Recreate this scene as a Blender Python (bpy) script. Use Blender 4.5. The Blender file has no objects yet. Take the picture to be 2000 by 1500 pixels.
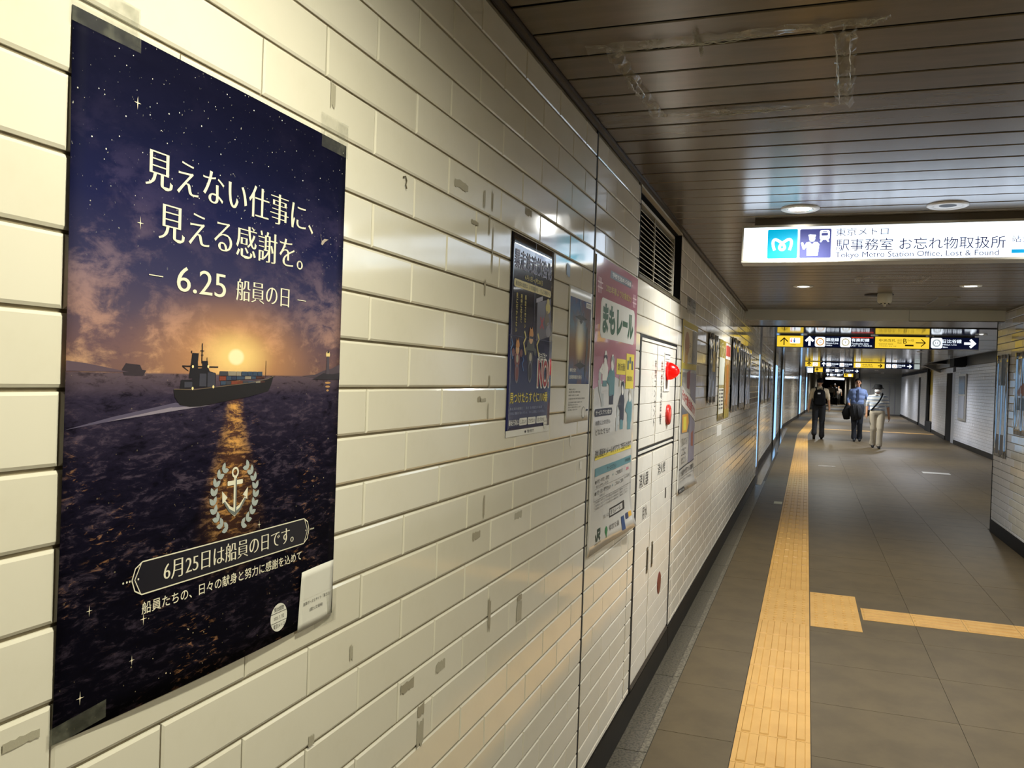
import bpy, bmesh, math, random
from mathutils import Vector, Matrix

random.seed(7)
SC = bpy.context.scene
COL = SC.collection
PI = math.pi

# ------------------------------------------------------------------ camera
CAM_X, CAM_H = 0.6905, 1.503
YAW, PITCH, ROLL, FPX = 0.339212184, -0.00931191039, 0.0332198854, 1633.94

def cam_axes():
    cy, sy = math.cos(YAW), math.sin(YAW)
    f = Vector((-sy * math.cos(PITCH), cy * math.cos(PITCH), math.sin(PITCH)))
    r = Vector((cy, sy, 0)); u = r.cross(f)
    cr, sr = math.cos(ROLL), math.sin(ROLL)
    return cr * r + sr * u, -sr * r + cr * u, f

cam = bpy.data.objects.new('camera', bpy.data.cameras.new('camera'))
COL.objects.link(cam)
_r, _u, _f = cam_axes()
m = Matrix((( _r.x, _u.x, -_f.x, CAM_X), (_r.y, _u.y, -_f.y, 0), (_r.z, _u.z, -_f.z, CAM_H), (0, 0, 0, 1)))
cam.matrix_world = m
cam.data.sensor_width = 36
cam.data.lens = FPX * 36 / 2000
cam.data.clip_start = 0.05
cam.data.clip_end = 300
SC.camera = cam

def to_px(p):
    q = Vector(p) - Vector((CAM_X, 0, CAM_H)); d = q.dot(_f)
    if d < 0.05: return None
    return 1000 + FPX * q.dot(_r) / d, 750 - FPX * q.dot(_u) / d, d

# ------------------------------------------------------------------ world, exposure
W = bpy.data.worlds.new('underground'); SC.world = W; W.use_nodes = True
W.node_tree.nodes['Background'].inputs[0].default_value = (0.5, 0.5, 0.52, 1)
W.node_tree.nodes['Background'].inputs[1].default_value = 0.02
SC.view_settings.view_transform = 'Standard'
SC.view_settings.look = 'None'
SC.view_settings.gamma = 1
SC.view_settings.use_curve_mapping = False
SC.view_settings.exposure = 0.0

SC.cycles.adaptive_threshold = 0.03; SC.cycles.max_bounces = 5; SC.cycles.diffuse_bounces = 3; SC.cycles.glossy_bounces = 3; SC.cycles.transparent_max_bounces = 8

# light levels of the downlights (W)
P_NEAR, P_MID, P_FAR = 60, 124, 310
WARM, NEUTRAL, COOL = (1.0, 0.965, 0.735), (1.0, 1.0, 0.95), (0.86, 0.90, 1.0)

# ------------------------------------------------------------------ materials
def lin(c):
    if isinstance(c, str):
        c = c.lstrip('#'); c = [int(c[i:i + 2], 16) for i in (0, 2, 4)]
    return tuple(((v / 255) / 12.92 if v / 255 <= 0.04045 else ((v / 255 + 0.055) / 1.055) ** 2.4) for v in c)

MATS = {}
def M(name, col, rough=0.5, metal=0.0, emit=0.0, spec=0.5, coat=0.0, alpha=1.0, coat_rough=0.05):
    if name in MATS: return MATS[name]
    m = bpy.data.materials.new(name); m.use_nodes = True
    b = m.node_tree.nodes['Principled BSDF']; c = lin(col)
    b.inputs['Base Color'].default_value = (*c, 1)
    b.inputs['Roughness'].default_value = rough
    b.inputs['Metallic'].default_value = metal
    b.inputs['Specular IOR Level'].default_value = spec
    b.inputs['Coat Weight'].default_value = coat
    b.inputs['Coat Roughness'].default_value = coat_rough
    b.inputs['Alpha'].default_value = alpha
    if emit:
        b.inputs['Emission Color'].default_value = (*c, 1)
        b.inputs['Base Color'].default_value = (*(v * 0.12 for v in c), 1)
        b.inputs['Emission Strength'].default_value = emit
    m.diffuse_color = (*c, 1)
    MATS[name] = m
    return m

class X:
    """tiny expression wrapper over shader math nodes"""
    def __init__(s, nt, sock): s.nt, s.s = nt, sock
    def _op(s, op, *o):
        n = s.nt.nodes.new('ShaderNodeMath'); n.operation = op
        for i, v in enumerate((s,) + o):
            if isinstance(v, X): s.nt.links.new(v.s, n.inputs[i])
            else: n.inputs[i].default_value = v
        return X(s.nt, n.outputs[0])
    def __add__(s, o): return s._op('ADD', o)
    def __sub__(s, o): return s._op('SUBTRACT', o)
    def __mul__(s, o): return s._op('MULTIPLY', o)
    def __truediv__(s, o): return s._op('DIVIDE', o)
    def pw(s, o): return s._op('POWER', o)
    def gt(s, o): return s._op('GREATER_THAN', o)
    def abs(s): return s._op('ABSOLUTE')
    def mx(s, o): return s._op('MAXIMUM', o)
    def mn(s, o): return s._op('MINIMUM', o)
    def sm(s, a, b, lo=0.0, hi=1.0):
        n = s.nt.nodes.new('ShaderNodeMapRange'); n.interpolation_type = 'SMOOTHSTEP'
        s.nt.links.new(s.s, n.inputs[0])
        for i, v in enumerate((a, b, lo, hi)): n.inputs[i + 1].default_value = v
        return X(s.nt, n.outputs[0])

def ramp(nt, fac, stops):
    n = nt.nodes.new('ShaderNodeValToRGB'); e = n.color_ramp.elements
    while len(e) < len(stops): e.new(0.5)
    for k, (p, c) in enumerate(stops):
        e[k].position = p; e[k].color = (*lin(c), 1)
    nt.links.new(fac.s, n.inputs[0])
    return n.outputs[0]

def mixc(nt, fac, a, b, blend='MIX'):
    n = nt.nodes.new('ShaderNodeMix'); n.data_type = 'RGBA'; n.blend_type = blend
    if isinstance(fac, X): nt.links.new(fac.s, n.inputs[0])
    else: n.inputs[0].default_value = fac
    for i, v in ((6, a), (7, b)):
        if isinstance(v, (str, tuple)): n.inputs[i].default_value = (*lin(v), 1)
        else: nt.links.new(v, n.inputs[i])
    return n.outputs[2]

def tex(nt, kind, coord, scale=5.0, detail=4.0, rough=0.55, map_scale=None, dist=0.0, out='Fac'):
    if map_scale:
        mp = nt.nodes.new('ShaderNodeMapping'); mp.inputs['Scale'].default_value = map_scale
        nt.links.new(coord, mp.inputs[0]); coord = mp.outputs[0]
    n = nt.nodes.new('ShaderNodeTex' + kind); n.inputs['Scale'].default_value = scale
    if kind == 'Noise':
        n.inputs['Detail'].default_value = detail; n.inputs['Roughness'].default_value = rough
        n.inputs['Distortion'].default_value = dist
    nt.links.new(coord, n.inputs['Vector'])
    return X(nt, n.outputs[out])

def coord(nt, kind='Object'):
    return nt.nodes.new('ShaderNodeTexCoord').outputs[kind]

def MN(name, col, col2, scale, rough=0.5, amount=1.0, bump=0.0, map_scale=None, spec=0.5, metal=0.0, lo=0.35, hi=0.7, detail=5, kind='Object', coat=0.0, bump_scale=None):
    """material with two colours blended by noise and optional fine bump"""
    if name in MATS: return MATS[name]
    m = M(name, col, rough, metal, 0, spec, coat); nt = m.node_tree; b = nt.nodes['Principled BSDF']
    co = coord(nt, kind)
    f = tex(nt, 'Noise', co, scale, detail, 0.6, map_scale).sm(lo, hi, 0, amount)
    nt.links.new(mixc(nt, f, col, col2), b.inputs['Base Color'])
    if bump:
        g = tex(nt, 'Noise', co, bump_scale or scale * 4, 3, 0.6, map_scale)
        bn = nt.nodes.new('ShaderNodeBump'); bn.inputs['Strength'].default_value = bump
        bn.inputs['Distance'].default_value = 0.002
        nt.links.new(g.s, bn.inputs['Height']); nt.links.new(bn.outputs[0], b.inputs['Normal'])
    return m

# ------------------------------------------------------------------ object helpers
def tag(o, label=None, cat=None, group=None, kind=None):
    if label: o['label'] = label
    if cat: o['category'] = cat
    if group: o['group'] = group
    if kind: o['kind'] = kind
    return o

def link(name, me, parent=None, mat=None):
    o = bpy.data.objects.new(name, me); COL.objects.link(o)
    if mat is not None and me is not None:
        me.materials.clear(); me.materials.append(mat)
    if parent is not None: o.parent = parent
    return o

def empty(name, loc=(0, 0, 0), rz=0.0, label=None, cat=None, group=None, kind=None):
    o = bpy.data.objects.new(name, None); COL.objects.link(o); o.location = loc; o.rotation_euler = (0, 0, rz)
    o.empty_display_size = 0.1
    return tag(o, label, cat, group, kind)

class MB:
    """collects shapes for ONE mesh"""
    def __init__(s): s.v, s.f = [], []
    def add(s, vs, fs):
        n = len(s.v); s.v += [tuple(p) for p in vs]; s.f += [tuple(i + n for i in q) for q in fs]; return s
    def box(s, a, b):
        (x0, y0, z0), (x1, y1, z1) = a, b
        return s.add([(x0, y0, z0), (x1, y0, z0), (x1, y1, z0), (x0, y1, z0), (x0, y0, z1), (x1, y0, z1), (x1, y1, z1), (x0, y1, z1)],
                     [(0, 3, 2, 1), (4, 5, 6, 7), (0, 1, 5, 4), (1, 2, 6, 5), (2, 3, 7, 6), (3, 0, 4, 7)])
    def quad(s, a, b, c, d): return s.add([a, b, c, d], [(0, 1, 2, 3)])
    def lathe(s, prof, n=24, c=(0, 0, 0), axis='z'):
        vs, fs = [], []
        for (r, h) in prof:
            for k in range(n):
                a = 2 * PI * k / n; p = (r * math.cos(a), r * math.sin(a), h)
                if axis == 'x': p = (p[2], p[0], p[1])
                if axis == 'y': p = (p[0], p[2], p[1])
                vs.append((p[0] + c[0], p[1] + c[1], p[2] + c[2]))
        for j in range(len(prof) - 1):
            for k in range(n):
                k2 = (k + 1) % n; fs.append((j * n + k, j * n + k2, (j + 1) * n + k2, (j + 1) * n + k))
        for j in (0, len(prof) - 1):
            if prof[j][0] > 1e-6 and s.cap: fs.append(tuple(j * n + k for k in range(n)))
        return s.add(vs, fs)
    cap = True
    def tube(s, pts, r, n=8):
        pts = [Vector(p) for p in pts]; rs = r if isinstance(r, (list, tuple)) else [r] * len(pts)
        vs, fs = [], []; up = Vector((0, 0, 1))
        for i, p in enumerate(pts):
            t = (pts[min(i + 1, len(pts) - 1)] - pts[max(i - 1, 0)]).normalized()
            a = t.cross(up); a = a.normalized() if a.length > 1e-3 else Vector((1, 0, 0)); b = t.cross(a)
            for k in range(n):
                q = 2 * PI * k / n; vs.append(p + (a * math.cos(q) + b * math.sin(q)) * rs[i])
        for i in range(len(pts) - 1):
            for k in range(n): fs.append((i * n + k, i * n + (k + 1) % n, (i + 1) * n + (k + 1) % n, (i + 1) * n + k))
        fs += [tuple(range(n))[::-1], tuple((len(pts) - 1) * n + k for k in range(n))]
        return s.add(vs, fs)
    def mesh(s, name='m', smooth=False):
        me = bpy.data.meshes.new(name); me.from_pydata(s.v, [], s.f)
        bm = bmesh.new(); bm.from_mesh(me); bmesh.ops.recalc_face_normals(bm, faces=bm.faces); bm.to_mesh(me); bm.free()
        if smooth: me.shade_smooth()
        me.update(); return me
    def build(s, name, mat, parent=None, smooth=False, bevel=0.0, seg=2):
        o = link(name, s.mesh(name, smooth), parent, mat)
        if bevel:
            bm = bmesh.new(); bm.from_mesh(o.data)
            es = [e for e in bm.edges if len(e.link_faces) == 2 and e.calc_face_angle(0) > 0.6]
            bmesh.ops.bevel(bm, geom=es, offset=bevel, segments=seg, affect='EDGES', clamp_overlap=True)
            bm.to_mesh(o.data); bm.free()
        return o

def bx(name, a, b, mat, parent=None, bevel=0.0): return MB().box(a, b).build(name, mat, parent, bevel=bevel)

# temporary scene used only to evaluate lettering and figure meshes
TMP = bpy.data.scenes.new('evaluation')
def evaluated_mesh(o):
    TMP.collection.objects.link(o); vl = TMP.view_layers[0]; vl.update()
    me = bpy.data.meshes.new_from_object(o.evaluated_get(vl.depsgraph))
    bpy.data.objects.remove(o)
    return me

_TX = {}
def glyphs(body, res=3, dx=0.0, dy=0.0, vertical=False, gap=1.0):
    """flat lettering as (verts2d, faces); dx, dy fatten (+) or thin (-) upright / level strokes"""
    key = (body, res, dx, dy, vertical)
    if key in _TX: return _TX[key]
    if vertical:
        vs, fs = [], []
        for k, ch in enumerate(body):
            if ch == ' ': continue
            v, f = glyphs(ch, res, dx, dy)
            xs = [p[0] for p in v]; cx = (min(xs) + max(xs)) / 2; n = len(vs)
            vs += [(p[0] - cx, p[1] - k * gap) for p in v]; fs += [tuple(i + n for i in q) for q in f]
        _TX[key] = (vs, fs); return _TX[key]
    cu = bpy.data.curves.new('lettering', 'FONT'); cu.body = body; cu.size = 1; cu.resolution_u = res
    me = evaluated_mesh(bpy.data.objects.new('lettering', cu)); bpy.data.curves.remove(cu)
    bm = bmesh.new(); bm.from_mesh(me); bpy.data.meshes.remove(me)
    bmesh.ops.remove_doubles(bm, verts=bm.verts, dist=1e-5)
    for f in bm.faces:
        if f.normal.z < 0: f.normal_flip()
    if dx or dy:
        nn = {}
        for e in bm.edges:
            if len(e.link_faces) != 1: continue
            f = e.link_faces[0]; c = f.calc_center_median(); a, b = e.verts; t = (b.co - a.co)
            n = Vector((t.y, -t.x, 0))
            if n.length < 1e-9: continue
            n.normalize()
            if n.dot((a.co + b.co) / 2 - c) < 0: n = -n
            for v in e.verts: nn.setdefault(v, []).append(n)
        mv = []
        for v, ns in nn.items():
            if len(ns) < 2: continue
            n1, n2 = ns[0], ns[1]
            d1 = dx * n1.x ** 2 + dy * n1.y ** 2; d2 = dx * n2.x ** 2 + dy * n2.y ** 2
            det = n1.x * n2.y - n1.y * n2.x
            if abs(det) > 0.35: d = Vector(((d1 * n2.y - d2 * n1.y) / det, (n1.x * d2 - n2.x * d1) / det, 0))
            else:
                n = (n1 + n2)
                d = n.normalized() * (d1 + d2) / 2 if n.length > 0.2 else Vector()
            mv.append((v, d))
        for v, d in mv: v.co += d
    vs = [(v.co.x, v.co.y) for v in bm.verts]; bm.verts.index_update()
    fs = [tuple(v.index for v in f.verts) for f in bm.faces]; bm.free()
    _TX[key] = (vs, fs); return _TX[key]

def fit(vf, u0, v0, u1, v1):
    vs, fs = vf
    if not vs: return vf
    a0 = min(p[0] for p in vs); a1 = max(p[0] for p in vs); b0 = min(p[1] for p in vs); b1 = max(p[1] for p in vs)
    su = (u1 - u0) / max(a1 - a0, 1e-6); sv = (v1 - v0) / max(b1 - b0, 1e-6)
    return [(u0 + (p[0] - a0) * su, v0 + (p[1] - b0) * sv) for p in vs], fs

# flat shapes ------------------------------------------------------
def poly(pts): return [tuple(p) for p in pts], [tuple(range(len(pts)))]
def rect(u0, v0, u1, v1): return poly([(u0, v0), (u1, v0), (u1, v1), (u0, v1)])
def ell(cu, cv, ru, rv, n=28, rot=0.0, a0=0.0, a1=2 * PI):
    c, s = math.cos(rot), math.sin(rot); out = []
    for k in range(n):
        a = a0 + (a1 - a0) * k / (n if abs(a1 - a0 - 2 * PI) < 1e-6 else n - 1)
        x, y = ru * math.cos(a), rv * math.sin(a); out.append((cu + x * c - y * s, cv + x * s + y * c))
    return poly(out)
def ring(cu, cv, ru, rv, t, n=32, asp=1.0):
    vs = []
    for k in range(n):
        a = 2 * PI * k / n; vs += [(cu + ru * math.cos(a), cv + rv * math.sin(a)), (cu + (ru - t) * math.cos(a), cv + (rv - t * asp) * math.sin(a))]
    return vs, [(2 * k, (2 * k + 2) % (2 * n), (2 * k + 3) % (2 * n), 2 * k + 1) for k in range(n)]
def rrect(u0, v0, u1, v1, r, asp=1.0, n=5):
    out = []; rv = r * asp
    for cx, cy, a in ((u1 - r, v1 - rv, 0), (u0 + r, v1 - rv, PI / 2), (u0 + r, v0 + rv, PI), (u1 - r, v0 + rv, 1.5 * PI)):
        for k in range(n + 1): q = a + PI / 2 * k / n; out.append((cx + r * math.cos(q), cy + rv * math.sin(q)))
    return poly(out)
def line(pts, w, asp=1.0, closed=False):
    """polyline of width w (in u); asp = u-metres / v-metres"""
    P = [Vector((p[0], p[1] / asp)) for p in pts]; n = len(P); vs = []
    for i in range(n):
        a = P[(i - 1) % n] if (closed or i) else None; b = P[(i + 1) % n] if (closed or i < n - 1) else None
        t1 = (P[i] - a).normalized() if a is not None else None; t2 = (b - P[i]).normalized() if b is not None else None
        t1 = t1 if t1 is not None else t2; t2 = t2 if t2 is not None else t1
        n1 = Vector((-t1.y, t1.x)); n2 = Vector((-t2.y, t2.x)); mm = n1 + n2
        mm = mm.normalized() if mm.length > 1e-4 else n1
        k = w / 2 / max(mm.dot(n1), 0.35)
        for s in (1, -1): q = P[i] + mm * k * s; vs.append((q.x, q.y * asp))
    fs = [(2 * i, 2 * i + 1, 2 * ((i + 1) % n) + 1, 2 * ((i + 1) % n)) for i in range(n if closed else n - 1)]
    return vs, fs
def join(*ss):
    vs, fs = [], []
    for v, f in ss:
        n = len(vs); vs += list(v); fs += [tuple(i + n for i in q) for q in f]
    return vs, fs

class Sheet:
    """a printed face: (u,v) in 0..1 mapped on a real surface, prints laid on it in thin layers"""
    def __init__(s, root, mapf, w, h, thin=0.0003, split=0.0):
        s.root, s.map, s.w, s.h, s.thin, s.split = root, mapf, w, h, thin, split
        s.asp = w / h
    def put(s, name, vf, mat, layer=1, parent=None):
        vs, fs = vf
        bm = bmesh.new(); bv = [bm.verts.new((p[0], p[1], 0)) for p in vs]
        for f in fs:
            try: bm.faces.new([bv[i] for i in f])
            except ValueError: pass
        bmesh.ops.triangulate(bm, faces=[f for f in bm.faces if len(f.verts) > 4])
        if s.split:
            for _ in range(5):
                es = [e for e in bm.edges if math.hypot((e.verts[0].co.x - e.verts[1].co.x) * s.w, (e.verts[0].co.y - e.verts[1].co.y) * s.h) > s.split]
                if not es: break
                bmesh.ops.subdivide_edges(bm, edges=es, cuts=1)
                bmesh.ops.triangulate(bm, faces=bm.faces)
        for f in bm.faces:
            f.normal_update()
            if f.normal.z < 0: f.normal_flip()
        me = bpy.data.meshes.new(name)
        uv = [(v.co.x, v.co.y) for v in bm.verts]
        for v in bm.verts: v.co = s.map(v.co.x, v.co.y, s.thin * layer)
        bm.to_mesh(me); bm.free()
        l = me.uv_layers.new(name='UVMap')
        for lp in me.loops: l.data[lp.index].uv = uv[lp.vertex_index]
        o = link(name, me, parent or s.root, mat)
        if parent is None and s.root is not None: o.matrix_parent_inverse = s.root.matrix_basis.inverted()
        elif parent is not None: o.matrix_parent_inverse = parent.matrix_basis.inverted()
        return o
    def text(s, body, u0, v0, u1, v1, mat, layer=2, name='lettering', dx=0.0, dy=0.0, vertical=False, res=3, parent=None):
        return s.put(name, fit(glyphs(body, res, dx, dy, vertical), u0, v0, u1, v1), mat, layer, parent)
    def sheet(s, mat, nu=12, nv=12, name='sheet', back=0.0):
        vs = [(i / nu, j / nv) for j in range(nv + 1) for i in range(nu + 1)]
        fs = [(j * (nu + 1) + i, j * (nu + 1) + i + 1, (j + 1) * (nu + 1) + i + 1, (j + 1) * (nu + 1) + i) for j in range(nv) for i in range(nu)]
        sp, s.split = s.split, 0
        o = s.put(name, (vs, fs), mat, 0); s.split = sp
        if back:
            md = o.modifiers.new('thickness', 'SOLIDIFY'); md.thickness = back; md.offset = -1
        o.data.shade_smooth()
        return o

def wall_map(Y0, Y1, Z0, Z1, bulge=None, x=0.0012):
    def f(u, v, off):
        b = bulge(u, v) if bulge else 0.0
        return Vector((x + b + off, Y0 + (Y1 - Y0) * u, Z0 + (Z1 - Z0) * v))
    return f
# ================================================================== THE SETTING
CEIL = 2.346           # near ceiling
CEIL2 = 2.30           # ceiling past the beam
TL, TH, TZ0, TY0 = 0.3030, 0.07742, 2.0945, 1.2339   # tile module and phase
RW = 2.607             # right wall of the narrow part
WALL_END = 10.27

def tile_material(name, col, col2, rough):
    m = M(name, col, rough, spec=0.5); nt = m.node_tree; b = nt.nodes['Principled BSDF']
    inf = nt.nodes.new('ShaderNodeObjectInfo'); r = X(nt, inf.outputs['Random'])
    co = coord(nt, 'Object')
    smu = tex(nt, 'Noise', co, 7, 5, 0.65).sm(0.5, 0.85)
    f = (r * 0.5 + smu * 0.5).mn(1.0)
    nt.links.new(mixc(nt, f, col, col2), b.inputs['Base Color'])
    nt.links.new((smu * 0.12 + rough).s, b.inputs['Roughness'])
    return m
T_CREAM = tile_material('glazed cream tile', '#e9e4d6', '#dcd6c4', 0.085)
T_FAR = tile_material('glazed white tile', '#e6e5e6', '#dad9da', 0.22)
GROUT = MN('grout', '#91866f', '#7a705b', 12, 0.85)
GROUT_FAR = M('pale grout', '#8a8478', 0.85)
BLACK_GAP = M('black gap', '#060606', 0.7)
SKIRT = MN('dark skirting stone', '#14110c', '#1b1711', 6, 0.45, spec=0.15, bump=0.05)
SLATM = MN('ceiling slat paint', '#6b5d49', '#635643', 3, 0.27, spec=1.0, map_scale=(1, 6, 1))
SLAT_FAR = MN('ceiling panel paint', '#87807a', '#7d766f', 3, 0.10, spec=0.9)
DARKVOID = M('ceiling void and joint shade', '#0c0907', 0.9)
FLOORM = MN('floor stone', '#62553e', '#574b37', 4, 0.5, bump=0.06, bump_scale=220, spec=0.22)
FLOORJ = M('floor joint', '#3c352a', 0.8)
TACT = MN('tactile yellow', '#d2a458', '#c8994e', 5, 0.5, bump=0.04, bump_scale=150)
GRANITE = MN('granite', '#5e5849', '#322d25', 90, 0.35, lo=0.45, hi=0.6, spec=0.5, detail=3)
TRIMB = M('brown metal trim', '#4a4036', 0.35, 0.3)
ALU = M('aluminium', '#b9b4a8', 0.3, 0.8)

_tm = {}
def tile_mesh(w, h, t=0.008, c=0.0035):
    """a tile lying in the YZ plane, front towards +X at x = 0, chamfered front edges"""
    k = (round(w, 4), round(h, 4))
    if k in _tm: return _tm[k]
    a, b = w / 2, h / 2; mb = MB()
    mb.add([(-t, -a, -b), (-t, a, -b), (-t, a, b), (-t, -a, b),
            (-c * .5, -a, -b), (-c * .5, a, -b), (-c * .5, a, b), (-c * .5, -a, b),
            (0, -a + c, -b + c), (0, a - c, -b + c), (0, a - c, b - c), (0, -a + c, b - c)],
           [(8, 9, 10, 11), (4, 5, 9, 8), (5, 6, 10, 9), (6, 7, 11, 10), (7, 4, 8, 11),
            (0, 1, 5, 4), (1, 2, 6, 5), (2, 3, 7, 6), (3, 0, 4, 7)])
    _tm[k] = mb.mesh('tile'); return _tm[k]

def cut(r, holes):
    rs = [r]
    for (a0, a1, b0, b1) in holes:
        out = []
        for (y0, y1, z0, z1) in rs:
            if a1 <= y0 or a0 >= y1 or b1 <= z0 or b0 >= z1: out.append((y0, y1, z0, z1)); continue
            if a0 > y0: out.append((y0, a0, z0, z1))
            if a1 < y1: out.append((a1, y1, z0, z1))
            m0, m1 = max(y0, a0), min(y1, a1)
            if b0 > z0: out.append((m0, m1, z0, b0))
            if b1 < z1: out.append((m0, m1, b1, z1))
        rs = out
    return [q for q in rs if q[1] - q[0] > 0.012 and q[3] - q[2] > 0.012]

def tile_rects(y0, y1, z0, z1, phase, holes=(), gy=0.0022, gz=0.0042):
    out = []
    k = math.floor((TZ0 - z1) / TH) - 1
    while True:
        top = TZ0 - k * TH; bot = top - TH
        if top <= z0: break
        if bot < z1:
            j = math.floor((y0 - phase) / TL) - 1
            off = phase + (0 if k % 2 == 0 else TL / 2)
            while off + j * TL < y1:
                a, b = max(off + j * TL, y0), min(off + (j + 1) * TL, y1)
                if b > a:
                    for q in cut((a, b, max(bot, z0), min(top, z1)), holes):
                        out.append((q[0] + gy / 2, q[1] - gy / 2, q[2] + gz / 2, q[3] - gz / 2))
                j += 1
        k += 1
    return [q for q in out if q[1] - q[0] > 0.01 and q[3] - q[2] > 0.01]

def tile_field(parent, rects, place, mat, singles=300, covered=()):
    """place(y, z) -> (matrix); the largest in view are tiles of their own, the rest one field"""
    sc = []
    for r in rects:
        cy, cz = (r[0] + r[1]) / 2, (r[2] + r[3]) / 2
        mtx = place(cy, cz); p = to_px(mtx.translation); a = -1
        if p and -60 < p[0] < 2060 and -60 < p[1] < 1560:
            a = (r[1] - r[0]) * (r[3] - r[2]) * (FPX / p[2]) ** 2
            v = (mtx.translation - Vector((CAM_X, 0, CAM_H))).normalized()
            a *= abs(v.dot(mtx.to_3x3() @ Vector((1, 0, 0))))
        if any(r[0] > c[0] - .02 and r[1] < c[1] + .02 and r[2] > c[2] - .02 and r[3] < c[3] + .02 for c in covered): a = -1
        sc.append((a, r, mtx))
    sc.sort(key=lambda t: -t[0])
    rest = MB(); n = 0
    rnd = random.Random(3)
    for a, r, mtx in sc:
        me = tile_mesh(r[1] - r[0], r[3] - r[2])
        j = Matrix.Rotation(rnd.gauss(0, 0.0016), 4, 'Z') @ Matrix.Rotation(rnd.gauss(0, 0.0022), 4, 'Y')
        if a > 60 and n < singles:
            o = link('tile', me, parent)
            if not me.materials: me.materials.append(mat)
            o.matrix_world = mtx @ j @ Matrix.Translation((rnd.uniform(-.0003, .0004), 0, 0)); n += 1
        else:
            q = mtx @ j
            rest.add([q @ v.co for v in me.vertices], [tuple(p.vertices) for p in me.polygons])
    if rest.v:
        o = rest.build('tile_field', mat, parent); o['kind'] = 'stuff'

# ---- left wall with its vent opening and hydrant cabinet opening
VENT = (3.520, 4.752, 1.945, 2.3268)
CAB = (3.612, 4.700, 0.135, 1.7074)
SK = 0.135
JOINT_Y = 2.748
LEFT_END = 13.10
mb = MB(); y0, y1 = -3.0, LEFT_END
for (a, b, c, d) in ((y0, CAB[0], 0, 1.9), (y0, VENT[0], 1.9, 2.5), (CAB[0], CAB[1], CAB[3], 1.945), (CAB[1], y1, 0, 1.9), (VENT[1], y1, 1.9, 2.5), (VENT[0], VENT[1], VENT[3], 2.5),
                     (VENT[0], CAB[0], 1.9, 1.945), (CAB[1], VENT[1], 1.9, 1.945)):
    mb.box((-0.16, a, c), (-0.0042, b, d))
wall_left = mb.build('wall_left', GROUT)
tag(wall_left, 'long cream tiled wall with posters along one side of the passage', 'wall', kind='structure')
holes = [(VENT[0], VENT[1], VENT[2], 3), (CAB[0], CAB[1], 0, CAB[3])]
rects = tile_rects(-3.0, JOINT_Y - 0.009, SK, CEIL - 0.012, TY0)
rects += tile_rects(JOINT_Y + 0.009, 3.496, SK, CEIL - 0.012, JOINT_Y)
rects += tile_rects(3.504, 4.80, SK, CEIL - 0.012, 3.502, holes)
rects += tile_rects(4.803, LEFT_END - 0.003, SK, CEIL - 0.012, 4.85)
POSTER_A = (0.627, 1.142, 1.124, 1.852)
POSTER_B = (1.915, 2.279, 1.352, 1.857)
POSTER_J = (2.445, 2.733, 1.365, 1.786)
POSTER_P = (2.772, 3.505, 0.890, 1.930)
POSTER_M = (4.862, 5.582, 0.845, 1.866)
tile_field(wall_left, rects, lambda y, z: Matrix.Translation((0, y, z)), T_CREAM, 300,
           (POSTER_A, POSTER_B, POSTER_J, POSTER_P, POSTER_M))
bx('movement_joint', (-0.0044, JOINT_Y - 0.009, SK), (-0.0008, JOINT_Y + 0.009, CEIL), BLACK_GAP, wall_left)
bx('movement_joint', (-0.0044, 3.496, SK), (-0.002, 3.504, CEIL), BLACK_GAP, wall_left)

sk = MB().box((-0.006, -3, 0.0), (0.004, CAB[0] + 0.0, SK - 0.003)).box((-0.006, CAB[1], 0), (0.004, LEFT_END, SK - 0.003)).box((-0.006, CAB[0], 0), (0.003, CAB[1], SK - 0.008)).build('baseboard_left', SKIRT, bevel=0.001)
tag(sk, 'low dark stone skirting under the long cream tiled wall', 'skirting', kind='structure')
tr = MB().box((0.0, -3, CEIL - 0.011), (0.020, 9.9, CEIL + 0.002)).box((0.0, -3, CEIL - 0.013), (0.003, 9.9, CEIL)).build('trim_1', TRIMB)
tag(tr, 'thin brown metal trim between cream wall and slatted ceiling', 'trim', kind='structure')

# ---- right wall of the narrow part
wr = MB().box((RW + 0.0055, -3, 0), (RW + 0.20, WALL_END - 0.006, 2.5)).build('wall_right', GROUT)
tag(wr, 'short grey white tiled wall end with shiny film posters', 'wall', kind='structure')
rr = tile_rects(4.0, WALL_END - 0.02, 0.13, CEIL - 0.004, 1.1)
tile_field(wr, rr, lambda y, z: Matrix.Translation((RW, y, z)) @ Matrix.Rotation(PI, 4, 'Z'), T_FAR, 140)
bx('corner_strip', (RW - 0.004, WALL_END - 0.018, 0), (RW + 0.20, WALL_END, 2.45), M('dark corner metal', '#2a2825', 0.4, 0.5), wr)
s2 = MB().box((RW - 0.006, -3, 0), (RW + 0.01, WALL_END - 0.01, 0.13)).build('baseboard_right', SKIRT, bevel=0.002)
tag(s2, 'black skirting at the foot of the short tiled wall end', 'skirting', kind='structure')
ret = MB().box((RW + 0.20, WALL_END - 0.2, 0), (5.4, WALL_END, 2.7)).build('wall_return', T_FAR)
tag(ret, 'plain wall turning off behind the short tiled wall end', 'wall', kind='structure')
bk = MB().box((-0.2, -3.2, 0), (RW + .2, -3.0, 2.6)).build('wall_back', T_CREAM)
tag(bk, 'plain wall closing the passage behind the viewer', 'wall', kind='structure')

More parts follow.
